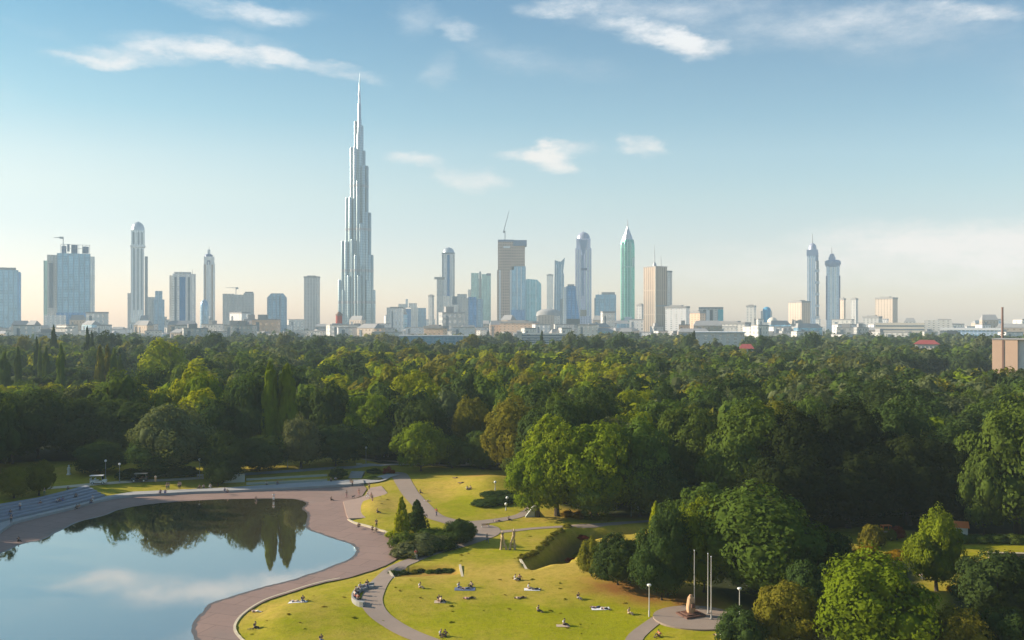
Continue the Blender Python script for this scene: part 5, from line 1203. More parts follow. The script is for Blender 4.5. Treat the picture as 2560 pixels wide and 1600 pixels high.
# two carved wooden figures
def stump(px, py, h, lean, label):
    p = P(px, py); r = thing("wooden_sculpture", label, "sculpture", p, 0, "pair of wooden sculptures")
    mb = MB(); rs = np.random.RandomState(int(px))
    for sx, top in ((-.55, -.05), (.55, .1)):
        pts = [(sx * (1 - t) + (top + lean) * t + rs.normal(0, .04), rs.normal(0, .05), -.3 + t * (h * .72 + .3)) for t in np.linspace(0, 1, 7)]
        mb.tube(pts, [.26, .24, .22, .2, .19, .2, .2], 8)
    mb.build("legs_trunk", wood_m, r)
    mb = MB(); pts = [(lean + rs.normal(0, .05), rs.normal(0, .05), z) for z in np.linspace(h * .66, h, 5)]; mb.tube(pts, [.26, .3, .24, .22, .06], 8)
    mb.tube([(lean, 0, h * .75), (lean - .35, 0, h * .95)], [.16, .05], 6); mb.tube([(lean, 0, h * .72), (lean + .4, .05, h * .9)], [.16, .06], 6); mb.build("carved_top", wood_m, r)
    mb = MB(); mb.tube([(-.5, 0, .7), (.5, 0, .75)], .1, 6); mb.build("crossbar", wood_m, r)
stump(1259, 1374, 3.7, -.25, "weathered wooden sculpture with two legs, the plainer of the pair on the lawn")
stump(1280, 1374, 4.1, .35, "taller weathered wooden sculpture with branching head, beside the plainer one")
# white bust on its plinth
p = P(172, 1187); r = thing("bust", "white stone bust on a tall white plinth in front of the dark wood", "statue", p, 0)
mb = MB(); mb.lathe([(.62, -.2), (.6, .3), (.42, .4), (.36, 1.3), (.5, 1.5), (.52, 1.6)], 4, a0=R(45), smooth=False); mb.build("plinth", white_m, r)
mb = MB(); mb.lathe([(.34, 1.6), (.46, 1.85), (.42, 2.05), (.16, 2.18), (.15, 2.25), (.25, 2.42), (.26, 2.58), (.16, 2.74), (.03, 2.78)], 14, sy=.75); mb.build("bust_figure", white_m, r)
# golf carts
def cart(px, py, rz, body, roof, label):
    p = P(px, py); p.z += .1; r = thing("golf_cart", label, "golf cart", p, R(rz), None)
    mb = MB(); mb.box(-1.6, 1.6, -.62, .62, .28, .62); mb.box(.75, 1.65, -.6, .6, .62, 1.0, taper=.15); mb.box(-1.6, -.6, -.6, .6, .62, .85); mb.build("body", body, r)
    for x in (-.35, -1.25):
        mb = MB(); mb.box(x - .3, x + .3, -.55, .55, .72, .92); mb.box(x - .36, x - .24, -.55, .55, .92, 1.35); mb.build("seat", white_m if body is white_m else slat_m, r)
    mb = MB(); mb.box(-1.65, 1.05, -.68, .68, 1.88, 1.98); mb.build("roof", roof, r)
    for x in (-1.55, .85):
        for y in (-.6, .6):
            mb = MB(); mb.tube([(x, y, .6), (x + (.12 if x < 0 else -.1), y, 1.9)], .035, 6); mb.build("roof_post", metal_m, r)
    for x in (-1.05, 1.05):
        for y in (-.6, .6):
            w = thing("wheel", None, None, (x, y, .28)); w.parent = r; w.rotation_euler.x = R(90)
            mb = MB(); mb.lathe([(.2, -.1), (.28, -.08), (.28, .08), (.2, .1)], 14); mb.build("tyre", tyre_m, w)
            mb = MB(); mb.lathe([(.18, -.11), (.18, .11)], 10); mb.build("rim", white_m, w)
    mb = MB(); mb.mesh([(1.0, -.58, 1.0), (1.0, .58, 1.0), (.82, .58, 1.85), (.82, -.58, 1.85), (.97, -.58, 1.0), (.97, .58, 1.0), (.79, .58, 1.85), (.79, -.58, 1.85)], [(0, 1, 2, 3), (7, 6, 5, 4), (0, 4, 5, 1), (2, 6, 7, 3)]); mb.build("windscreen", glass_m, r)
    for y in (-.4, .4):
        mb = MB(); mb.box(1.6, 1.68, y - .1, y + .1, .68, .82); mb.build("headlight", globe_m, r)
    r.scale = (1.25, 1.2, 1.15)
cart(246, 1212, 8, white_m, white_m, "white golf cart with white roof parked on the upper path")
cart(349, 1206, 186, dark_m, metal_m, "dark golf cart with grey roof further along the upper path")
# bench
def bench(px, py, rz, label, dark=True, L=1.8):
    p = P(px, py); r = thing("park_bench", label, "bench", p, R(rz), "park benches"); m = slat_m if dark else pale_metal_m
    mb = MB(); [mb.box(-L / 2, L / 2, y, y + .1, .42, .46) for y in (-.22, -.08, .06)]; mb.build("seat", m, r)
    mb = MB(); [mb.box(-L / 2, L / 2, .22, .25, z, z + .1) for z in (.56, .74)]; mb.build("backrest", m, r)
    for x in (-L / 2 + .15, L / 2 - .15):
        mb = MB(); mb.box(x - .04, x + .04, -.22, .18, -.1, .42); mb.box(x - .04, x + .04, .18, .25, -.1, .86); mb.build("leg", metal_m, r)
for px, py, rz, lab, dk in ((1171, 1164, 0, "pale bench by the path under the row of trees behind the mound", False), (898, 1167, 10, "pale bench above the stairway, before the dark low tree", False), (1213, 1318, 200, "dark bench on the verge where the two paths part", True),
                            (1092, 1162, 0, "dark bench beside the far path behind the flower bed", True), (965, 1143, -20, "dark bench near the first bend of the far path", True), (700, 1208, 5, "dark bench against the low wall on the promenade", True), (1290, 1190, 0, "pale bench in tree shade beside the tall corner tree", False), (500, 1196, 5, "pale bench at the lamp by the end of the upper path", False)):
    bench(px, py, rz, lab, dk)
# wedge wall of the stair on the mound
p = P(1328, 1292); r = thing("wedge_wall", "pale concrete wedge wall where the path runs into the side of the mound", "wall", p, R(8))
mb = MB(); mb.mesh([(-1.3, -.35, -.3), (.75, -.35, -.3), (.75, -.35, 2.4), (.45, -.35, 2.4), (-1.3, -.35, .2), (-1.3, .35, -.3), (.75, .35, -.3), (.75, .35, 2.4), (.45, .35, 2.4), (-1.3, .35, .2)], [(0, 1, 2, 3, 4), (9, 8, 7, 6, 5), (0, 5, 6, 1), (1, 6, 7, 2), (2, 7, 8, 3), (3, 8, 9, 4), (4, 9, 5, 0)]); mb.build("wall_body", wall_m, r)
mb = MB(); mb.box(.76, .84, -.3, 6.5, -.4, 1.0); mb.build("low_fence", dark_m, r)
# retaining wall at the mouth of the hollow, and of the planted bed
def low_wall(a, b_, h, label, t=.35):
    p, q = P(*a), P(*b_); d = (q - p).to_2d(); r = thing("retaining_wall", label, "wall", p, math.atan2(d.y, d.x))
    mb = MB(); mb.box(-.1, d.length + .1, -t / 2, t / 2, -3.4, h); mb.build("wall_body", wall_m, r); mb = MB(); mb.box(-.12, d.length + .12, -t / 2 - .04, t / 2 + .04, h, h + .06); mb.build("coping", kerb_m, r)
low_wall((1301, 1405), (1326.5, 1436), .18, "short pale retaining wall closing the near end of the sunken hollow")
low_wall((1150, 1416), (1156, 1441), .25, "pale little wall at the sunny end of the planted sunken bed")
low_wall((974, 1432), (988, 1449), .3, "grey little wall at the path end of the planted sunken bed")
# curved stone seat by the path
p = P(905, 1490); r = thing("curved_bench", "curved pale stone bench in a bay beside the footpath, with people on it", "bench", p, 0)
mb = MB(); mb2 = MB()
for k in range(14):
    a0, a1 = R(95 + k * 12), R(95 + (k + 1) * 12)
    q = lambda ra, a: (1.4 + ra * math.cos(a), ra * 1.9 * math.sin(a))
    for m_, ri, ro, z0, z1 in ((mb, 2.1, 2.7, -.5, .45), (mb2, 2.7, 2.95, -.5, .7)):
        A, B, C_, D_ = q(ri, a0), q(ro, a0), q(ro, a1), q(ri, a1)
        v_ = [(*A, z0), (*B, z0), (*C_, z0), (*D_, z0), (*A, z1), (*B, z1), (*C_, z1), (*D_, z1)]
        m_.mesh(v_, [(4, 5, 6, 7), (0, 1, 5, 4), (1, 2, 6, 5), (2, 3, 7, 6), (3, 0, 4, 7)])
mb.build("seat_ring", stone_m, r); mb2.build("back_wall", stone_m, r)
mb = MB(); [mb.face([(1.4 + ra * math.cos(R(a)), ra * 1.9 * math.sin(R(a)), .07) for ra, a in ((0, 95), (2.1, 95 + k * 24), (2.1, 119 + k * 24))]) for k in range(7) for a in ()]
# shrubs and beds
def shrub(px, py, w, h, colour, label, kind='spread', cat='shrub', group='shrubs of the park', name=None):
    p = P(px, py); p.z -= .05; return plant(kind, p, h, w, colour, label, cat, True, group, name)
shrub(1004, 1347, 3.8, 8.6, 'bright', "slim bright green conifer standing over the spreading junipers", 'cone', 'tree', name='conifer_tree')
shrub(1042, 1330, 5.2, 6.8, 'dark', "dark conical conifer behind the slim bright one", 'cone', 'tree', name='conifer_tree')
for px, py, w, h, c, lab in ((1030, 1386, 8.5, 3.2, 'grey', "spreading juniper nearest the basin rim"), (1064, 1372, 9, 3.6, 'grey', "spreading juniper in the middle of the juniper bed"), (1012, 1366, 6.5, 3.4, 'mid', "spreading juniper at the foot of the bright conifer"),
                             (1096, 1374, 7, 2.8, 'dark', "dark spreading juniper next to the footpath"), (1082, 1348, 9, 3.0, 'mid', "flat green juniper behind the juniper bed"), (985, 1346, 4, 2.2, 'bright', "small sunlit shrub between basin rim and bright conifer")):
    shrub(px, py, w, h, c, lab)
shrub(1150, 1358, 6.2, 4.8, 'dark', "round dark shrub beside the meeting of the footpaths", 'round')
shrub(1170, 1348, 3.6, 3.2, 'mid', "smaller round green shrub against the footpath bend", 'round')
for k, (px, py, w, h, lab) in enumerate(((1214, 1262, 7, 1.9, "low dark shrub at the near end of the mound planting"), (1247, 1256, 8, 2.2, "low dark shrub in the middle of the mound planting"), (1285, 1254, 7, 2.0, "low dark shrub at the tree end of the mound planting"), (1232, 1240, 7, 1.7, "low dark shrub on the back of the mound planting"), (1265, 1240, 7, 1.7, "low dark shrub at the far corner of the mound planting"))):
    shrub(px, py, w, h, 'dark', lab)
shrub(845, 1197, 5.4, 3.0, 'dark', "dome-shaped clipped dark bush beside the stairway", 'round')
for px, py, w, h, c, lab in ((928, 1198, 4.2, 1.3, 'mid', "low green bed plant beside the stairway"), (945, 1200, 3.6, 1.0, 'grey', "greyish low bed plant nearest the promenade"), (935, 1182, 4.6, 1.6, 'dark', "dark low bed plant at the back of the flower bed"), (972, 1184, 3.6, 2.4, 'red', "reddish brown rounded shrub in the flower bed")):
    shrub(px, py, w, h, c, lab)
shrub(2243, 1350, 3.4, 3.0, 'red', "red flowering shrub in the garden", 'round'); shrub(2228, 1352, 2.4, 2.2, 'olive', "dry olive shrub next to the red flowering shrub", 'round')
for px, py, w, h, c, lab in ((2170, 1394, 5.5, 2.6, 'gold', "golden autumn shrub in front of the spreading olive shrub"), (2250, 1396, 5.5, 2.0, 'gold', "low golden shrub before the neat upright garden tree"), (2120, 1388, 3, 1.6, 'pale', "pale flowering shrub at the dark edge of the garden"), (2520, 1398, 4.5, 1.6, 'gold', "orange-gold low shrub on the pink garden wall"), (2555, 1396, 4.0, 1.5, 'olive', "olive low shrub at the picture end of the pink garden wall"), (2385, 1478, 2.6, 1.2, 'gold', "small golden shrub on the lit patch under the neat garden tree")):
    shrub(px, py, w, h, c, lab)
for k, px in enumerate((2410, 2448, 2488, 2528, 2566)):
    shrub(px, 1354 + (k % 2), 5.2, 1.9, 'mid', f"{ORD[k]} clump of the green hedge below the big sunlit tree", group='hedge clumps')
for k, (px, py) in enumerate(((1308, 1402), (1322, 1394), (1335, 1388), (1350, 1374), (1362, 1362), (1374, 1350), (1388, 1340), (1402, 1330), (1418, 1325))):
    shrub(px, py, 2.0, 1.1, 'olive', f"{ORD[k]} tussock along the sunny rim of the sunken hollow, counted from the wall", group='tussocks on the rim')
for k, (px, py, w) in enumerate(((1424, 1405, 3), (1440, 1388, 3.4), (1455, 1370, 3.0), (1400, 1416, 2.6), (1470, 1356, 2.6))):
    shrub(px, py, w, 1.0, 'olive' if k % 2 else 'red', f"{ORD[k]} low rusty plant on the far slope of the sunken hollow", group='plants in the hollow')
for k, (px, py, w, c) in enumerate(((985, 1436, 2.4, 'dark'), (1010, 1428, 2.2, 'dark'), (1034, 1424, 2.0, 'olive'), (1052, 1430, 1.8, 'dark'), (1075, 1424, 2.0, 'mid'), (1096, 1422, 2.2, 'dark'), (1120, 1426, 2.6, 'dark'))):
    shrub(px, py, w, .9, c, f"{ORD[k]} low plant in the sunken bed, counted from the footpath", group='plants in the sunken bed')
for k, (px, py) in enumerate(((360, 1196), (395, 1194), (430, 1192), (325, 1196), (465, 1190))):
    shrub(px, py, 8, 3.2, 'dark', f"{ORD[k]} dark undergrowth bush behind the dark golf cart", group='undergrowth behind the carts')
for k, (px, py, w, h) in enumerate(((1420, 1290, 4, 1.6), (1450, 1294, 5, 1.8), (1480, 1297, 4, 1.4), (1515, 1300, 4, 1.5))):
    shrub(px, py, w, h, 'gold' if k < 2 else 'olive', f"{ORD[k]} dry tawny shrub in front of the shaded trees by the straight footpath", group='dry shrubs')
# orange roof among the trees
p = P(1566, 1272); r = thing("pavilion", "open park pavilion with a flat orange roof among dark trees", "pavilion", p, R(3))
mb = MB(); mb.box(-2.8, 2.8, -1.6, 1.6, 3.7, 4.3); mb.build("roof", orange_m, r)
for x in (-2.5, 2.5):
    for y in (-1.4, 1.4):
        mb = MB(); mb.box(x - .1, x + .1, y - .1, y + .1, -.2, 3.7); mb.build("post", metal_m, r)
# garden hut, play frame, walls
p = P(2396, 1340); r = thing("garden_hut", "small pale hut with an orange-red roof by the garden hedge", "hut", p, R(-18))
mb = MB(); mb.box(-1.6, 1.6, -1.2, 1.2, -.2, 2.0); mb.build("walls", PM['creamp'], r)
mb = MB(); mb.mesh([(-1.9, -1.5, 2), (1.9, -1.5, 2), (1.9, 1.5, 2), (-1.9, 1.5, 2), (-1.9, 0, 3.1), (1.9, 0, 3.1)], [(3, 2, 1, 0), (0, 1, 5, 4), (1, 2, 5), (2, 3, 4, 5), (3, 0, 4)]); mb.build("roof", orange_m, r)
mb = MB(); mb.box(-.4, .4, -1.24, -1.2, 0, 1.7); mb.build("door", slat_m, r)
p = P(2215, 1342); r = thing("climbing_frame", "orange wooden climbing frame in the garden", "play frame", p, R(10))
for x in (-.9, .9):
    for y in (-.5, .5):
        mb = MB(); mb.box(x - .08, x + .08, y - .08, y + .08, -.2, 2.3); mb.build("post", orange_m, r)
mb = MB(); mb.box(-1, 1, -.6, .6, 2.3, 2.42); mb.build("top", orange_m, r); mb = MB(); mb.box(-1, 1, -.55, .55, 1.0, 1.1); mb.build("platform", wood_m, r)
p = P(2497, 1400); r = thing("garden_wall", "pink stone garden wall with golden shrubs growing on it", "wall", p, R(-6))
mb = MB(); mb.box(-1.8, 4.5, -.3, .3, -.4, 1.3); mb.build("wall_body", pink_m, r); mb = MB(); mb.box(-1.9, 4.6, -.38, .38, 1.3, 1.42); mb.build("coping", kerb_m, r)
p = P(2320, 1448); r = thing("stone_table", "pale stone slab table on the lit grass under the neat garden tree", "table", p, 0)
mb = MB(); mb.box(-1.3, 1.3, -.6, .6, .6, .75); mb.build("table_top", pink_m, r)
for x in (-.9, .9):
    mb = MB(); mb.box(x - .2, x + .2, -.4, .4, -.2, .6); mb.build("leg", stone_m, r)

# rough grass tussocks and molehill-sized tufts scattered over the lawns: nobody could count them
VV, FF, TT, CC = [], [], [], []; nb = 0
rs = np.random.RandomState(77); tl = [crown_arrays(600 + i, 'spread', 7, 4, 7, 0.14, 0.02) for i in range(3)]
lawn = [pl([(1000, 1410), (1300, 1380), (1470, 1440), (1640, 1520), (1600, 1600), (1130, 1600), (960, 1520), (985, 1440)]), pl([(620, 1535), (850, 1458), (915, 1470), (920, 1530), (1040, 1600), (620, 1600)]), pl([(1030, 1195), (1200, 1188), (1310, 1230), (1310, 1270), (1180, 1295), (1100, 1285)]), pl([(1180, 1350), (1400, 1330), (1330, 1400), (1150, 1410), (1060, 1400)]), pl([(945, 1240), (985, 1230), (1000, 1290), (950, 1300)])]
for poly, n_ in zip(lawn, (34, 12, 16, 14, 5)):
    lo, hi = poly.min(0), poly.max(0); k_ = 0
    while k_ < n_:
        x, y = rs.uniform(lo, hi)
        if not inside(poly, np.array([x]), np.array([y]))[0]: continue
        k_ += 1; w = rs.uniform(.3, 1.0); h = w * rs.uniform(.15, .3)
        v, f_, t = tl[rs.randint(3)]; a = rs.uniform(0, 6.28); c, s_ = math.cos(a), math.sin(a)
        VV.append(np.stack([(v[:, 0] * c - v[:, 1] * s_) * w + x, (v[:, 0] * s_ + v[:, 1] * c) * w * .8 + y, v[:, 2] * h + hz(x, y)], 1)); FF.append(f_ + nb); TT.append(t + nb); nb += len(v)
        CC.append(np.tile(np.append(np.array([(.20, .18, .012), (.22, .16, .02), (.16, .17, .012)][rs.randint(3)]), 1.0), (len(v), 1)))
tme = mesh_qt("grass_tussocks", np.vstack(VV), np.vstack(FF), np.vstack(TT), WOOD_LEAF)
ca = tme.color_attributes.new("tint", 'FLOAT_COLOR', 'POINT'); ca.data.foreach_set('color', np.vstack(CC).astype(np.float32).ravel())
tag(link("grass_tussocks", tme), "small brownish grass tussocks scattered over the sunny lawns", "grass", kind='stuff')
# ------------------------------------------------------------------ people
skin_m = plain("skin", (0.50, 0.30, 0.21), 0.6, var=.06)
cloth_m = plain("cloth", (1, 1, 1), 0.9, var=.12, scale=6.0, tint=True)
hair_m = plain("hair", (1, 1, 1), 0.7, var=.2, scale=20.0, tint=True)
shoe_m = plain("shoes", (0.08, 0.07, 0.07), 0.7)
DG = None
def skinned(name, verts, edges, rads, mat, root=0, sub=1, extra=None):
    me = bpy.data.meshes.new(name + "_frame"); me.from_pydata(verts, edges, [])
    o = bpy.data.objects.new(name + "_frame", me); COL.objects.link(o)
    o.modifiers.new("skin", 'SKIN'); sv = me.skin_vertices[0].data
    for i, r_ in enumerate(rads): sv[i].radius = (r_, r_) if not isinstance(r_, tuple) else r_
    sv[root].use_root = True
    s_ = o.modifiers.new("sub", 'SUBSURF'); s_.levels = sub; s_.render_levels = sub
    dg = bpy.context.evaluated_depsgraph_get(); dg.update()
    out = bpy.data.meshes.new_from_object(o.evaluated_get(dg)); out.name = name
    bpy.data.objects.remove(o); bpy.data.meshes.remove(me)
    if extra:
        bm = bmesh.new(); bm.from_mesh(out)
        for vs_, fs_ in extra:
            vv = [bm.verts.new(v) for v in vs_]
            for f_ in fs_:
                try: bm.faces.new([vv[i] for i in f_])
                except ValueError: pass
        bm.to_mesh(out); bm.free()
    out.materials.clear(); out.materials.append(mat)
    out.polygons.foreach_set('use_smooth', [True] * len(out.polygons))
    return out
J = 'pelvis waist chest neck head crown shL elL wrL haL shR elR wrR haR hiL knL anL toL hiR knR anR toR'.split()
E = [('pelvis', 'waist'), ('waist', 'chest'), ('chest', 'neck'), ('neck', 'head'), ('head', 'crown'), ('chest', 'shL'), ('shL', 'elL'), ('elL', 'wrL'), ('wrL', 'haL'), ('chest', 'shR'), ('shR', 'elR'), ('elR', 'wrR'), ('wrR', 'haR'),
     ('pelvis', 'hiL'), ('hiL', 'knL'), ('knL', 'anL'), ('anL', 'toL'), ('pelvis', 'hiR'), ('hiR', 'knR'), ('knR', 'anR'), ('anR', 'toR')]
RAD = dict(pelvis=.125, waist=.11, chest=.135, neck=.055, head=.092, crown=.07, sh=.062, el=.042, wr=.03, ha=.04, hi=.09, kn=.058, an=.04, to=.035)
def rad(j): return RAD.get(j, RAD.get(j[:2]))
BASE = dict(pelvis=(0, 0, .95), waist=(0, 0, 1.12), chest=(0, 0, 1.33), neck=(0, .01, 1.50), head=(0, -.015, 1.62), crown=(0, .005, 1.71))
def pose(**k):
    d = dict(BASE); d.update(k); return d
POSES = {
 'stand': pose(shL=(-.2, 0, 1.43), elL=(-.26, .02, 1.14), wrL=(-.26, -.04, .9), haL=(-.25, -.06, .81), shR=(.2, 0, 1.43), elR=(.27, .02, 1.15), wrR=(.25, -.09, .93), haR=(.23, -.12, .86), hiL=(-.1, 0, .9), knL=(-.11, -.02, .5), anL=(-.12, .02, .09), toL=(-.13, -.14, .04), hiR=(.1, 0, .9), knR=(.12, -.01, .5), anR=(.13, .03, .09), toR=(.15, -.13, .04)),
 'walk': pose(shL=(-.2, 0, 1.43), elL=(-.25, -.1, 1.16), wrL=(-.23, -.28, 1.0), haL=(-.22, -.36, .98), shR=(.2, 0, 1.43), elR=(.25, .14, 1.17), wrR=(.25, .16, .93), haR=(.25, .15, .84), hiL=(-.1, 0, .9), knL=(-.1, .06, .5), anL=(-.1, .36, .17), toL=(-.1, .28, .06), hiR=(.1, 0, .9), knR=(.1, -.2, .52), anR=(.1, -.30, .09), toR=(.1, -.46, .06)),
 'sit': dict(pelvis=(0, .12, .12), waist=(0, .14, .28), chest=(0, .07, .50), neck=(0, .0, .66), head=(0, -.05, .78), crown=(0, -.03, .87), shL=(-.2, .06, .59), elL=(-.27, -.1, .38), wrL=(-.14, -.26, .36), haL=(-.06, -.32, .37), shR=(.2, .06, .59), elR=(.28, .24, .36), wrR=(.3, .32, .14), haR=(.31, .36, .06), hiL=(-.1, .08, .12), knL=(-.15, -.34, .42), anL=(-.12, -.56, .09), toL=(-.13, -.72, .05), hiR=(.1, .08, .12), knR=(.2, -.38, .22), anR=(.08, -.66, .08), toR=(.14, -.78, .08)),
 'lie': dict(pelvis=(0, .0, .13), waist=(0, .17, .13), chest=(0, .38, .15), neck=(0, .55, .14), head=(0, .67, .15), crown=(0, .76, .14), shL=(-.2, .47, .13), elL=(-.36, .30, .07), wrL=(-.30, .10, .05), haL=(-.28, .02, .05), shR=(.2, .47, .13), elR=(.38, .62, .08), wrR=(.22, .80, .08), haR=(.14, .85, .08), hiL=(-.1, -.05, .12), knL=(-.14, -.44, .34), anL=(-.13, -.70, .08), toL=(-.14, -.84, .06), hiR=(.1, -.05, .12), knR=(.13, -.48, .09), anR=(.16, -.88, .06), toR=(.2, -.93, .16)),
 'bench': dict(pelvis=(0, .1, .56), waist=(0, .12, .73), chest=(0, .1, .95), neck=(0, .07, 1.11), head=(0, .03, 1.23), crown=(0, .05, 1.32), shL=(-.2, .1, 1.04), elL=(-.27, .04, .78), wrL=(-.2, -.16, .68), haL=(-.16, -.24, .67), shR=(.2, .1, 1.04), elR=(.27, .04, .78), wrR=(.2, -.16, .68), haR=(.16, -.24, .67), hiL=(-.1, .06, .55), knL=(-.12, -.36, .53), anL=(-.12, -.36, .09), toL=(-.13, -.52, .05), hiR=(.1, .06, .55), knR=(.13, -.36, .53), anR=(.14, -.32, .09), toR=(.15, -.48, .05)),
}
def hand_fingers(p):
    out = []
    for s in ('L', 'R'):
        w, h = Vector(p['wr' + s]), Vector(p['ha' + s]); d = (h - w).normalized(); side = d.cross(Vector((0, 0, 1)))
        if side.length < .1: side = Vector((1, 0, 0))
        side.normalize(); nrm = side.cross(d)
        for k, (off, L) in enumerate(((-.028, .060), (-.009, .072), (.010, .068), (.028, .052))):
            mb = MB(); a = h + side * off; mb.tube([a, a + d * L * .5 - nrm * .004, a + d * L - nrm * .02], [.010, .009, .006], 5); out.append((mb.v, mb.f))
        mb = MB(); a = h - d * .02 + side * -.03; mb.tube([a, a + side * -.025 + d * .02, a + side * -.035 + d * .05], [.012, .010, .007], 5); out.append((mb.v, mb.f))
    return out
def head_bits(p):
    """nose and ears, set into the head"""
    h, c, n = Vector(p['head']), Vector(p['crown']), Vector(p['neck']); up = (c - n).normalized()
    fw = Vector((0, -1, 0)) if abs(up.y) < .7 else Vector((0, 0, 1)); fw = (fw - up * fw.dot(up)).normalized(); sd = fw.cross(up)
    out = []
    mb = MB(); mb.tube([h + fw * .085 + up * .03, h + fw * .112 - up * .005], [.010, .016], 5); out.append((mb.v, mb.f))
    for s in (-1, 1):
        mb = MB(); mb.tube([h + sd * s * .085 - up * .02, h + sd * s * .098 + up * .025], [.014, .02], 5); out.append((mb.v, mb.f))
    return out
def sub_mesh(name, p, joints, grow, mat, cut=None):
    q = dict(p)
    for j, (a, t) in (cut or {}).items(): q[j] = tuple(Vector(p[a]).lerp(Vector(p[j]), t))
    js = [j for j in joints]
    ed = [(js.index(a), js.index(b_)) for a, b_ in E if a in js and b_ in js]
    return skinned(name, [q[j] for j in js], ed, [rad(j) + grow for j in js], mat, 0)
PEOPLE = {}
for nm, p in POSES.items():
    body = skinned("body", [p[j] for j in J], [(J.index(a), J.index(b_)) for a, b_ in E], [rad(j) for j in J], skin_m, 0, 2, hand_fingers(p) + head_bits(p))
    shirt = sub_mesh("shirt", p, ['waist', 'chest', 'shL', 'elL', 'shR', 'elR'], .022, cloth_m, {'elL': ('shL', .8), 'elR': ('shR', .8)})
    q = dict(p); q['waist'] = tuple(Vector(p['pelvis']).lerp(Vector(p['waist']), .5))
    trous = sub_mesh("trousers", q, ['pelvis', 'waist', 'hiL', 'knL', 'anL', 'hiR', 'knR', 'anR'], .02, cloth_m, {'anL': ('knL', .85), 'anR': ('knR', .85)})
    mb = MB(); h, c, n = Vector(p['head']), Vector(p['crown']), Vector(p['neck']); up = (c - n).normalized()
    fw = Vector((0, -1, 0)) if abs(up.y) < .7 else Vector((0, 0, 1)); fw = (fw - up * fw.dot(up)).normalized(); sd = fw.cross(up)
    ctr = h + up * .045 - fw * .022; iv, if_ = ico(); bm = bmesh.new(); bmesh.ops.create_icosphere(bm, subdivisions=2, radius=1)
    vv = []
    for v in bm.verts:
        x, y, z = v.co
        if y > .25: z = max(z, .15)
        vv.append(ctr + sd * x * .102 + fw * y * .112 + up * max(z, -.95) * .098)
    mb.mesh(vv, [[v.index for v in f.verts] for f in bm.faces], smooth=True); bm.free()
    hair = bpy.data.meshes.new("hair"); hair.from_pydata(mb.v, [], mb.f); hair.materials.append(hair_m); hair.polygons.foreach_set('use_smooth', [True] * len(hair.polygons))
    shoes = []
    for s in ('L', 'R'):
        a, t_ = Vector(p['an' + s]), Vector(p['to' + s]); mb = MB(); d = (t_ - a); mb.tube([a - d * .35 + Vector((0, 0, -.01)), a + d * .3, t_ + d * .15], [.05, .055, .04], 7)
        me = bpy.data.meshes.new("shoe"); me.from_pydata(mb.v, [], mb.f); me.materials.append(shoe_m); shoes.append(me)
    PEOPLE[nm] = (body, shirt, trous, hair, shoes)
CL = {'white': (.75, .74, .72), 'black': (.025, .025, .03), 'navy': (.04, .05, .12), 'blue': (.12, .18, .42), 'red': (.5, .06, .04), 'pink': (.6, .30, .28), 'grey': (.30, .30, .31), 'beige': (.52, .40, .28), 'denim': (.10, .14, .24), 'purple': (.22, .15, .36), 'orange': (.65, .16, .04), 'green': (.10, .17, .10), 'brown': (.14, .08, .05)}
HAIR = ((.03, .02, .015), (.08, .045, .02), (.015, .012, .01), (.25, .15, .06))
def person(px, py, pz, rz, shirt, trous, label, z=None, group=None):
    p = P(px, py) if z is None else G(px, py, z)
    r = thing("person", label, "person", p, R(rz), group); k = PEOPLE[pz]; i = TN[0] = TN[0] + 1
    link("body", k[0], r); o = link("shirt", k[1], r); o.color = (*CL[shirt], 1); o = link("trousers", k[2], r); o.color = (*CL[trous], 1)
    o = link("hair", k[3], r); o.color = (*HAIR[i % 4], 1)
    for s in k[4]: link("shoe", s, r)
    if pz != 'bench': r.location.z += {'sit': .0, 'lie': .0}.get(pz, .05)
    s = 1.08 if pz in ('stand', 'walk') else 1.15
    r.scale = (s, s, s)
PZ, BZ, QZ = 0.6, 0.02, 0.28
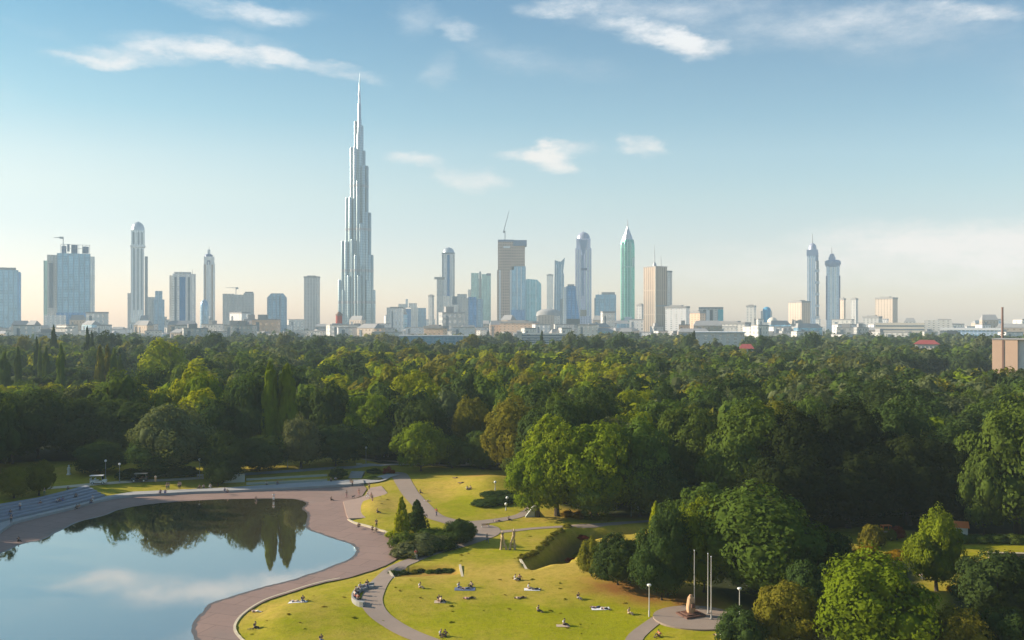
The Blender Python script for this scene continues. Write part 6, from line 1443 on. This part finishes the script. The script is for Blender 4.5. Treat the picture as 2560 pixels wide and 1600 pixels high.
for a in [
 (1040, 1399, 'walk', 20, 'red', 'white', "person jogging along the footpath past the junipers in red top"),
 (1050, 1470, 'sit', 60, 'white', 'beige', "person in white sitting alone on the lawn nearest the sunken bed"),
 (1147, 1470, 'sit', 40, 'white', 'denim', "person in white at one end of the group on the blue blanket"),
 (1163, 1473, 'lie', 80, 'navy', 'denim', "person in navy lying on the blue blanket among the group"),
 (1178, 1468, 'sit', -50, 'grey', 'black', "person in grey sitting at the far end of the group on the blue blanket"),
 (1097, 1503, 'sit', 30, 'black', 'brown', "person in black sitting with a pale companion in the middle of the lawn"),
 (1103, 1506, 'sit', 120, 'beige', 'black', "person in beige sitting close to the one in black in the middle of the lawn"),
 (1172, 1497, 'lie', 95, 'pink', 'black', "person in pink lying alone on the lawn below the blue blanket group"),
 (1288, 1450, 'sit', 70, 'white', 'white', "person all in white sitting beside one in pink near the hollow's wall"),
 (1299, 1450, 'sit', -30, 'pink', 'black', "person in pink sitting beside one in white near the hollow's wall"),
 (1322, 1473, 'sit', 80, 'white', 'beige', "person in white sitting with a lying friend below the hollow"),
 (1337, 1474, 'lie', 75, 'grey', 'black', "person in grey lying beside a sitting friend below the hollow"),
 (1300, 1496, 'lie', 100, 'beige', 'brown', "person in beige lying on the drier patch of the lawn"),
 (1346, 1529, 'sit', 50, 'beige', 'black', "person in beige sitting alone in the middle of the wide lawn"),
 (1446, 1497, 'sit', 30, 'black', 'grey', "person in black sitting upright on the lawn before the bare earth"),
 (1490, 1520, 'lie', 85, 'navy', 'navy', "person in dark blue lying beside one in white near the bare earth"),
 (1511, 1523, 'lie', 60, 'white', 'black', "person in white lying beside one in dark blue near the bare earth"),
 (1573, 1535, 'sit', 45, 'beige', 'beige', "person in beige sitting near the lamp at the forecourt edge"),
 (1411, 1563, 'sit', 50, 'white', 'black', "person in white sitting on the lower lawn with a pale mat"),
 (1102, 1590, 'sit', 60, 'white', 'black', "person in white of the pair sitting at the path by the bottom of the picture"),
 (1113, 1591, 'sit', -40, 'black', 'brown', "person in black of the pair sitting at the path by the bottom of the picture"),
 (738, 1505, 'lie', 80, 'white', 'beige', "person in white lying on the grass strip by the pond"),
 (757, 1504, 'sit', 20, 'black', 'denim', "person in black sitting beside the one in white on the grass strip"),
 (640, 1530, 'lie', 70, 'beige', 'white', "person in pale clothes lying near the kerb of the basin"),
 (638, 1571, 'sit', 60, 'black', 'black', "person in black sitting by a bicycle near the basin kerb"),
 (803, 1603, 'sit', 30, 'black', 'denim', "person in dark clothes cut by the bottom edge of the picture"),
 (1647, 1592, 'sit', -60, 'orange', 'brown', "person in orange-red jacket sitting below the forecourt path"),
 (1800, 1590, 'lie', 80, 'beige', 'white', "person in pale clothes lying below the forecourt"),
 (1812, 1586, 'sit', 60, 'pink', 'beige', "person in pink sitting with pale-clothed friends below the forecourt"),
 (1828, 1592, 'lie', 95, 'white', 'grey', "person in white and grey lying below the forecourt beside the shade"),
 (1051, 1233, 'sit', 50, 'brown', 'black', "person in brown sitting on the slope beside the upper footpath"),
 (1066, 1253, 'lie', 70, 'white', 'beige', "person in white lying on the slope beside the upper footpath"),
 (1168, 1225, 'sit', 40, 'white', 'black', "person in white of the pair sitting on top of the mound"),
 (1176, 1224, 'sit', -60, 'grey', 'navy', "person in grey of the pair sitting on top of the mound"),
 (1139, 1196, 'lie', 70, 'brown', 'black', "person lying highest on the back of the mound"),
 (1153, 1208, 'lie', 90, 'green', 'black', "person in green lying on the back of the mound"),
 (1091, 1291, 'walk', 150, 'red', 'navy', "person in red walking down the footpath behind the junipers"),
 (1243, 1304, 'lie', 90, 'beige', 'brown', "person in beige lying on the verge between the two footpaths"),
 (1272, 1301, 'sit', 60, 'brown', 'black', "person in brown sitting on the verge by the wedge wall"),
 (944, 1282, 'sit', 70, 'brown', 'black', "person in brown sitting on the dry slope by the plaza"),
 (1218, 1358, 'walk', 30, 'grey', 'denim', "person in grey walking past the wooden sculptures"),
 (1179, 1345, 'walk', 160, 'white', 'denim', "person in white walking round the dark shrub at the path bend"),
 (877, 1213, 'stand', 20, 'black', 'grey', "person in dark top standing at the end of the promenade"),
]: person(*a)
for a in [
 (828, 1251, 'sit', 60, 'black', 'black', "person in black sitting alone on the bare basin floor", BZ),
 (866, 1245, 'stand', 0, 'grey', 'pink', "person in grey standing on the basin floor with a black dog", BZ),
 (897, 1240, 'stand', 40, 'pink', 'pink', "person in pink standing where the basin meets the plaza", BZ),
 (881, 1216, 'stand', -20, 'green', 'black', "person in green standing against the end of the promenade wall", BZ),
 (919, 1246, 'walk', 80, 'white', 'white', "person all in white walking on the plaza", QZ), (928, 1250, 'stand', 0, 'pink', 'beige', "person in pink standing beside the one in white on the plaza", QZ),
 (931, 1258, 'stand', 60, 'black', 'pink', "person in black top standing on the plaza edge near the dry slope", QZ), (923, 1224, 'walk', 10, 'brown', 'black', "person in brown stepping onto the plaza from the promenade", QZ),
 (897, 1318, 'sit', -10, 'black', 'brown', "person sitting alone on the kerb below the plaza", .34), (931, 1326, 'sit', 10, 'beige', 'brown', "person in beige sitting on the kerb near two friends", .34), (941, 1320, 'stand', 20, 'black', 'black', "person in black standing above the kerb friends", .3), (940, 1330, 'sit', -20, 'brown', 'beige', "person in brown sitting lowest on the kerb", .34),
 (684, 1252, 'stand', 0, 'white', 'white', "person all in white standing at the water's edge by the poplar reflection", BZ), (640, 1251, 'sit', 40, 'black', 'black', "dark-clothed person crouching at the far water's edge", BZ),
 (839, 1201, 'sit', 0, 'white', 'black', "person in white shirt sitting below the dome bush", PZ), (827, 1203, 'sit', 20, 'black', 'black', "person in black sitting below the dome bush beside one in white", PZ),
 (694, 1211, 'sit', 0, 'black', 'denim', "person in black sitting by the bench on the promenade", PZ), (667, 1212, 'sit', 10, 'white', 'black', "person in white sitting by the low wall on the promenade", PZ),
 (569, 1232, 'sit', -20, 'green', 'navy', "person in green sitting on the promenade edge below the dark round bush", PZ), (562, 1229, 'sit', 10, 'blue', 'denim', "person in blue sitting on the promenade edge beside the one in green", PZ),
 (526, 1219, 'sit', 0, 'white', 'white', "person all in white sitting by the dark round bush", PZ), (509, 1220, 'sit', 20, 'grey', 'black', "person in grey sitting near the dark round bush", PZ), (499, 1221, 'sit', -20, 'black', 'black', "person in black sitting near the dark round bush, end of a row", PZ),
 (451, 1222, 'stand', 0, 'beige', 'black', "person in beige standing on the promenade bend", PZ), (447, 1222, 'stand', 40, 'black', 'black', "person in black standing beside the one in beige on the bend", PZ), (422, 1224, 'stand', -20, 'brown', 'green', "person in brown standing with a dark companion on the bend", PZ), (417, 1224, 'stand', 30, 'black', 'navy', "dark companion of the person in brown on the bend", PZ),
 (401, 1233, 'sit', 0, 'purple', 'navy', "person in purple sitting on the wall edge at the bend", PZ), (413, 1233, 'sit', 10, 'blue', 'blue', "person all in blue sitting on the wall edge at the bend", PZ),
 (389, 1206, 'stand', 0, 'white', 'beige', "person in white walking the upper path near the dark cart", 1.6),
 (192, 1272, 'sit', 0, 'black', 'black', "person in black sitting on the wall edge below the terraces", PZ), (198, 1270, 'sit', 20, 'beige', 'grey', "person in beige sitting on the wall edge below the terraces", PZ), (228, 1258, 'sit', 0, 'black', 'navy', "person in black of the pair on the wall edge where it curves", PZ), (232, 1257, 'stand', 0, 'white', 'white', "person in white of the pair on the wall edge where it curves", PZ),
 (28, 1307, 'stand', 10, 'navy', 'black', "person in navy standing on the wall edge nearest the picture edge", PZ), (46, 1354, 'sit', 60, 'black', 'black', "person in black crouching on the basin floor near the picture edge", BZ),
 (148, 1254, 'sit', -10, 'purple', 'navy', "person in purple sitting on the steps with white-clad friend", 1.25), (143, 1256, 'sit', 20, 'white', 'denim', "person in white sitting on the steps beside one in purple", 1.25), (157, 1252, 'sit', 0, 'blue', 'blue', "person in blue sitting on the steps beside one in purple", 1.25), (190, 1243, 'sit', 0, 'black', 'black', "person in black sitting alone at the narrow end of the steps", 1.25),
 (50, 1276, 'stand', 0, 'white', 'navy', "person in white top standing on the steps", 1.25), (101, 1262, 'sit', 0, 'brown', 'pink', "person in brown sitting on the middle of the steps", 1.25), (26, 1285, 'sit', 10, 'black', 'denim', "person in dark clothes sitting on the steps near the picture edge", 1.25),
 (170, 1226, 'sit', 0, 'black', 'green', "person in black sitting at the top of the steps", 1.9), (111, 1238, 'stand', 0, 'black', 'green', "person in black standing at the top of the steps under the willow-like trees", 1.9),
]: person(*a)
sp = P(905, 1490)
for k, (a, sh, tr, lab) in enumerate(((120, 'black', 'denim', "person in black on the far end of the curved stone bench"), (150, 'white', 'grey', "person in white on the curved stone seat"), (178, 'beige', 'black', "person in beige at the middle of the curved stone seat"), (205, 'white', 'red', "person in white top and red trousers on the curved stone seat"), (232, 'red', 'black', "person in red on the near end of the curved stone seat"))):
    person(905, 1490, 'bench', 0, sh, tr, lab); o = [x for x in COL.objects if x.name.startswith('person') and x.type == 'EMPTY' and x['label'] == lab][0]
    x, y = 1.4 + 2.35 * math.cos(R(a)), 2.35 * 1.9 * math.sin(R(a))
    o.location = (sp.x + x, sp.y + y, sp.z); o.rotation_euler.z = math.atan2(-y, 1.4 - x) + R(90)
# blankets, dog, bicycle
def blanket(px, py, w, d, col, label, rz=0):
    p = P(px, py); bm = bmesh.new(); bmesh.ops.create_grid(bm, x_segments=8, y_segments=6, size=.5)
    for v in bm.verts: v.co = Vector((v.co.x * w, v.co.y * d, 0)); q = Matrix.Rotation(R(rz), 3, 'Z') @ v.co; v.co.z = hz(p.x + q.x, p.y + q.y) - p.z + .05 + .02 * mnoise.noise(v.co * 3)
    me = bpy.data.meshes.new("blanket"); bm.to_mesh(me); bm.free(); me.materials.append(cloth_m); o = link("blanket", me, None, p, R(rz)); o.color = (*CL[col], 1); tag(o, label, "blanket", "picnic blankets")
for a in ((1162, 1473, 3.4, 1.8, 'denim', "dark blue blanket under the group of three on the lawn"), (1407, 1565, 1.9, 1.0, 'beige', "pale mat beside the person in white on the lower lawn"), (745, 1505, 3.0, 1.2, 'white', "white blanket on the grass strip by the pond"), (1100, 1505, 1.8, 1.2, 'beige', "pale blanket under the close pair in the middle of the lawn"),
          (1330, 1474, 2.6, 1.3, 'white', "white blanket of the friends below the hollow"), (1501, 1522, 2.8, 1.2, 'white', "white towel between the two lying near the bare earth"), (1815, 1590, 2.8, 1.2, 'pink', "pinkish blanket of the friends below the forecourt")): blanket(*a)
def dog(px, py, z, rz, label):
    p = G(px, py, z) if z is not None else P(px, py); r = thing("dog", label, "dog", p, R(rz))
    v = [(0, 0, .45), (-.22, 0, .47), (.22, 0, .45), (.36, 0, .58), (.50, 0, .60), (.60, 0, .56), (-.38, 0, .58), (-.46, 0, .68)] ; rr_ = [.12, .10, .13, .075, .075, .04, .03, .015]; e = [(0, 1), (0, 2), (2, 3), (3, 4), (4, 5), (1, 6), (6, 7)]
    for x, par in ((.22, 2), (-.24, 1)):
        for y in (-.08, .08):
            b0 = len(v); v += [(x, y, .33), (x + (.03 if x > 0 else -.07), y, .18), (x, y, .03), (x + .06, y, .02)]; rr_ += [.055, .035, .025, .025]; e += [(par, b0), (b0, b0 + 1), (b0 + 1, b0 + 2), (b0 + 2, b0 + 3)]
    ex = []
    for y in (-.045, .045):
        mb = MB(); mb.tube([(.48, y, .65), (.46, y * 1.3, .73)], [.03, .008], 5); ex.append((mb.v, mb.f))
    link("body", skinned("body", v, e, rr_, dark_m, 0, 1, ex), r)
dog(883, 1245, BZ, 30, "black dog standing on the basin floor near the plaza")
p = P(630, 1571); r = thing("bicycle", "bicycle lying on the grass by the basin kerb", "bicycle", (p.x, p.y, p.z + .08), R(40)); r.rotation_euler.x = R(82)
for x in (-.52, .52):
    w = thing("wheel", None, None, (x, 0, .33)); w.parent = r
    mb = MB(); mb.tube([(.33 * math.cos(a), 0, .33 * math.sin(a)) for a in np.linspace(0, 6.28, 19)], .018, 5); mb.build("tyre", tyre_m, w)
    mb = MB(); [mb.tube([(.3 * math.cos(a), 0, .3 * math.sin(a)), (-.3 * math.cos(a), 0, -.3 * math.sin(a))], .004, 4) for a in np.linspace(0, 2.8, 6)]; mb.build("spokes", metal_m, w)
mb = MB()
for a, b_ in (((-.52, .33), (-.12, .30)), ((-.12, .30), (-.2, .78)), ((-.2, .72), (.36, .74)), ((-.12, .30), (.38, .64)), ((.34, .82), (.52, .33)), ((-.52, .33), (-.2, .72))): mb.tube([(a[0], 0, a[1]), (b_[0], 0, b_[1])], .016, 5)
mb.build("frame", dark_m, r); mb = MB(); mb.tube([(.34, -.25, .9), (.34, 0, .84), (.34, .25, .9)], .014, 5); mb.build("handlebar", metal_m, r); mb = MB(); mb.box(-.32, -.1, -.06, .06, .8, .85); mb.build("saddle", tyre_m, r)
# ------------------------------------------------------------------ haze: real air round the whole scene
HAZE_DENSITY = 0.000118
bm = bmesh.new()
bmesh.ops.create_cube(bm, size=1.0)
me = bpy.data.meshes.new("haze"); bm.to_mesh(me); bm.free()
hz = bpy.data.objects.new("haze", me); COL.objects.link(hz)
hz.scale = (8400, 5700, 1012); hz.location = (0, 2450, 503)
hz["kind"] = "stuff"
hm = bpy.data.materials.new("haze_air"); hm.use_nodes = True
nt = hm.node_tree; nt.nodes.clear()
pv = nt.nodes.new('ShaderNodeVolumePrincipled')
pv.inputs['Color'].default_value = (0.67, 0.85, 0.95, 1)
pv.inputs['Density'].default_value = HAZE_DENSITY
pv.inputs['Anisotropy'].default_value = 0.0
on = nt.nodes.new('ShaderNodeOutputMaterial'); nt.links.new(pv.outputs[0], on.inputs['Volume'])
me.materials.append(hm)
try:
    hm.cycles.homogeneous_volume = True
except Exception:
    pass
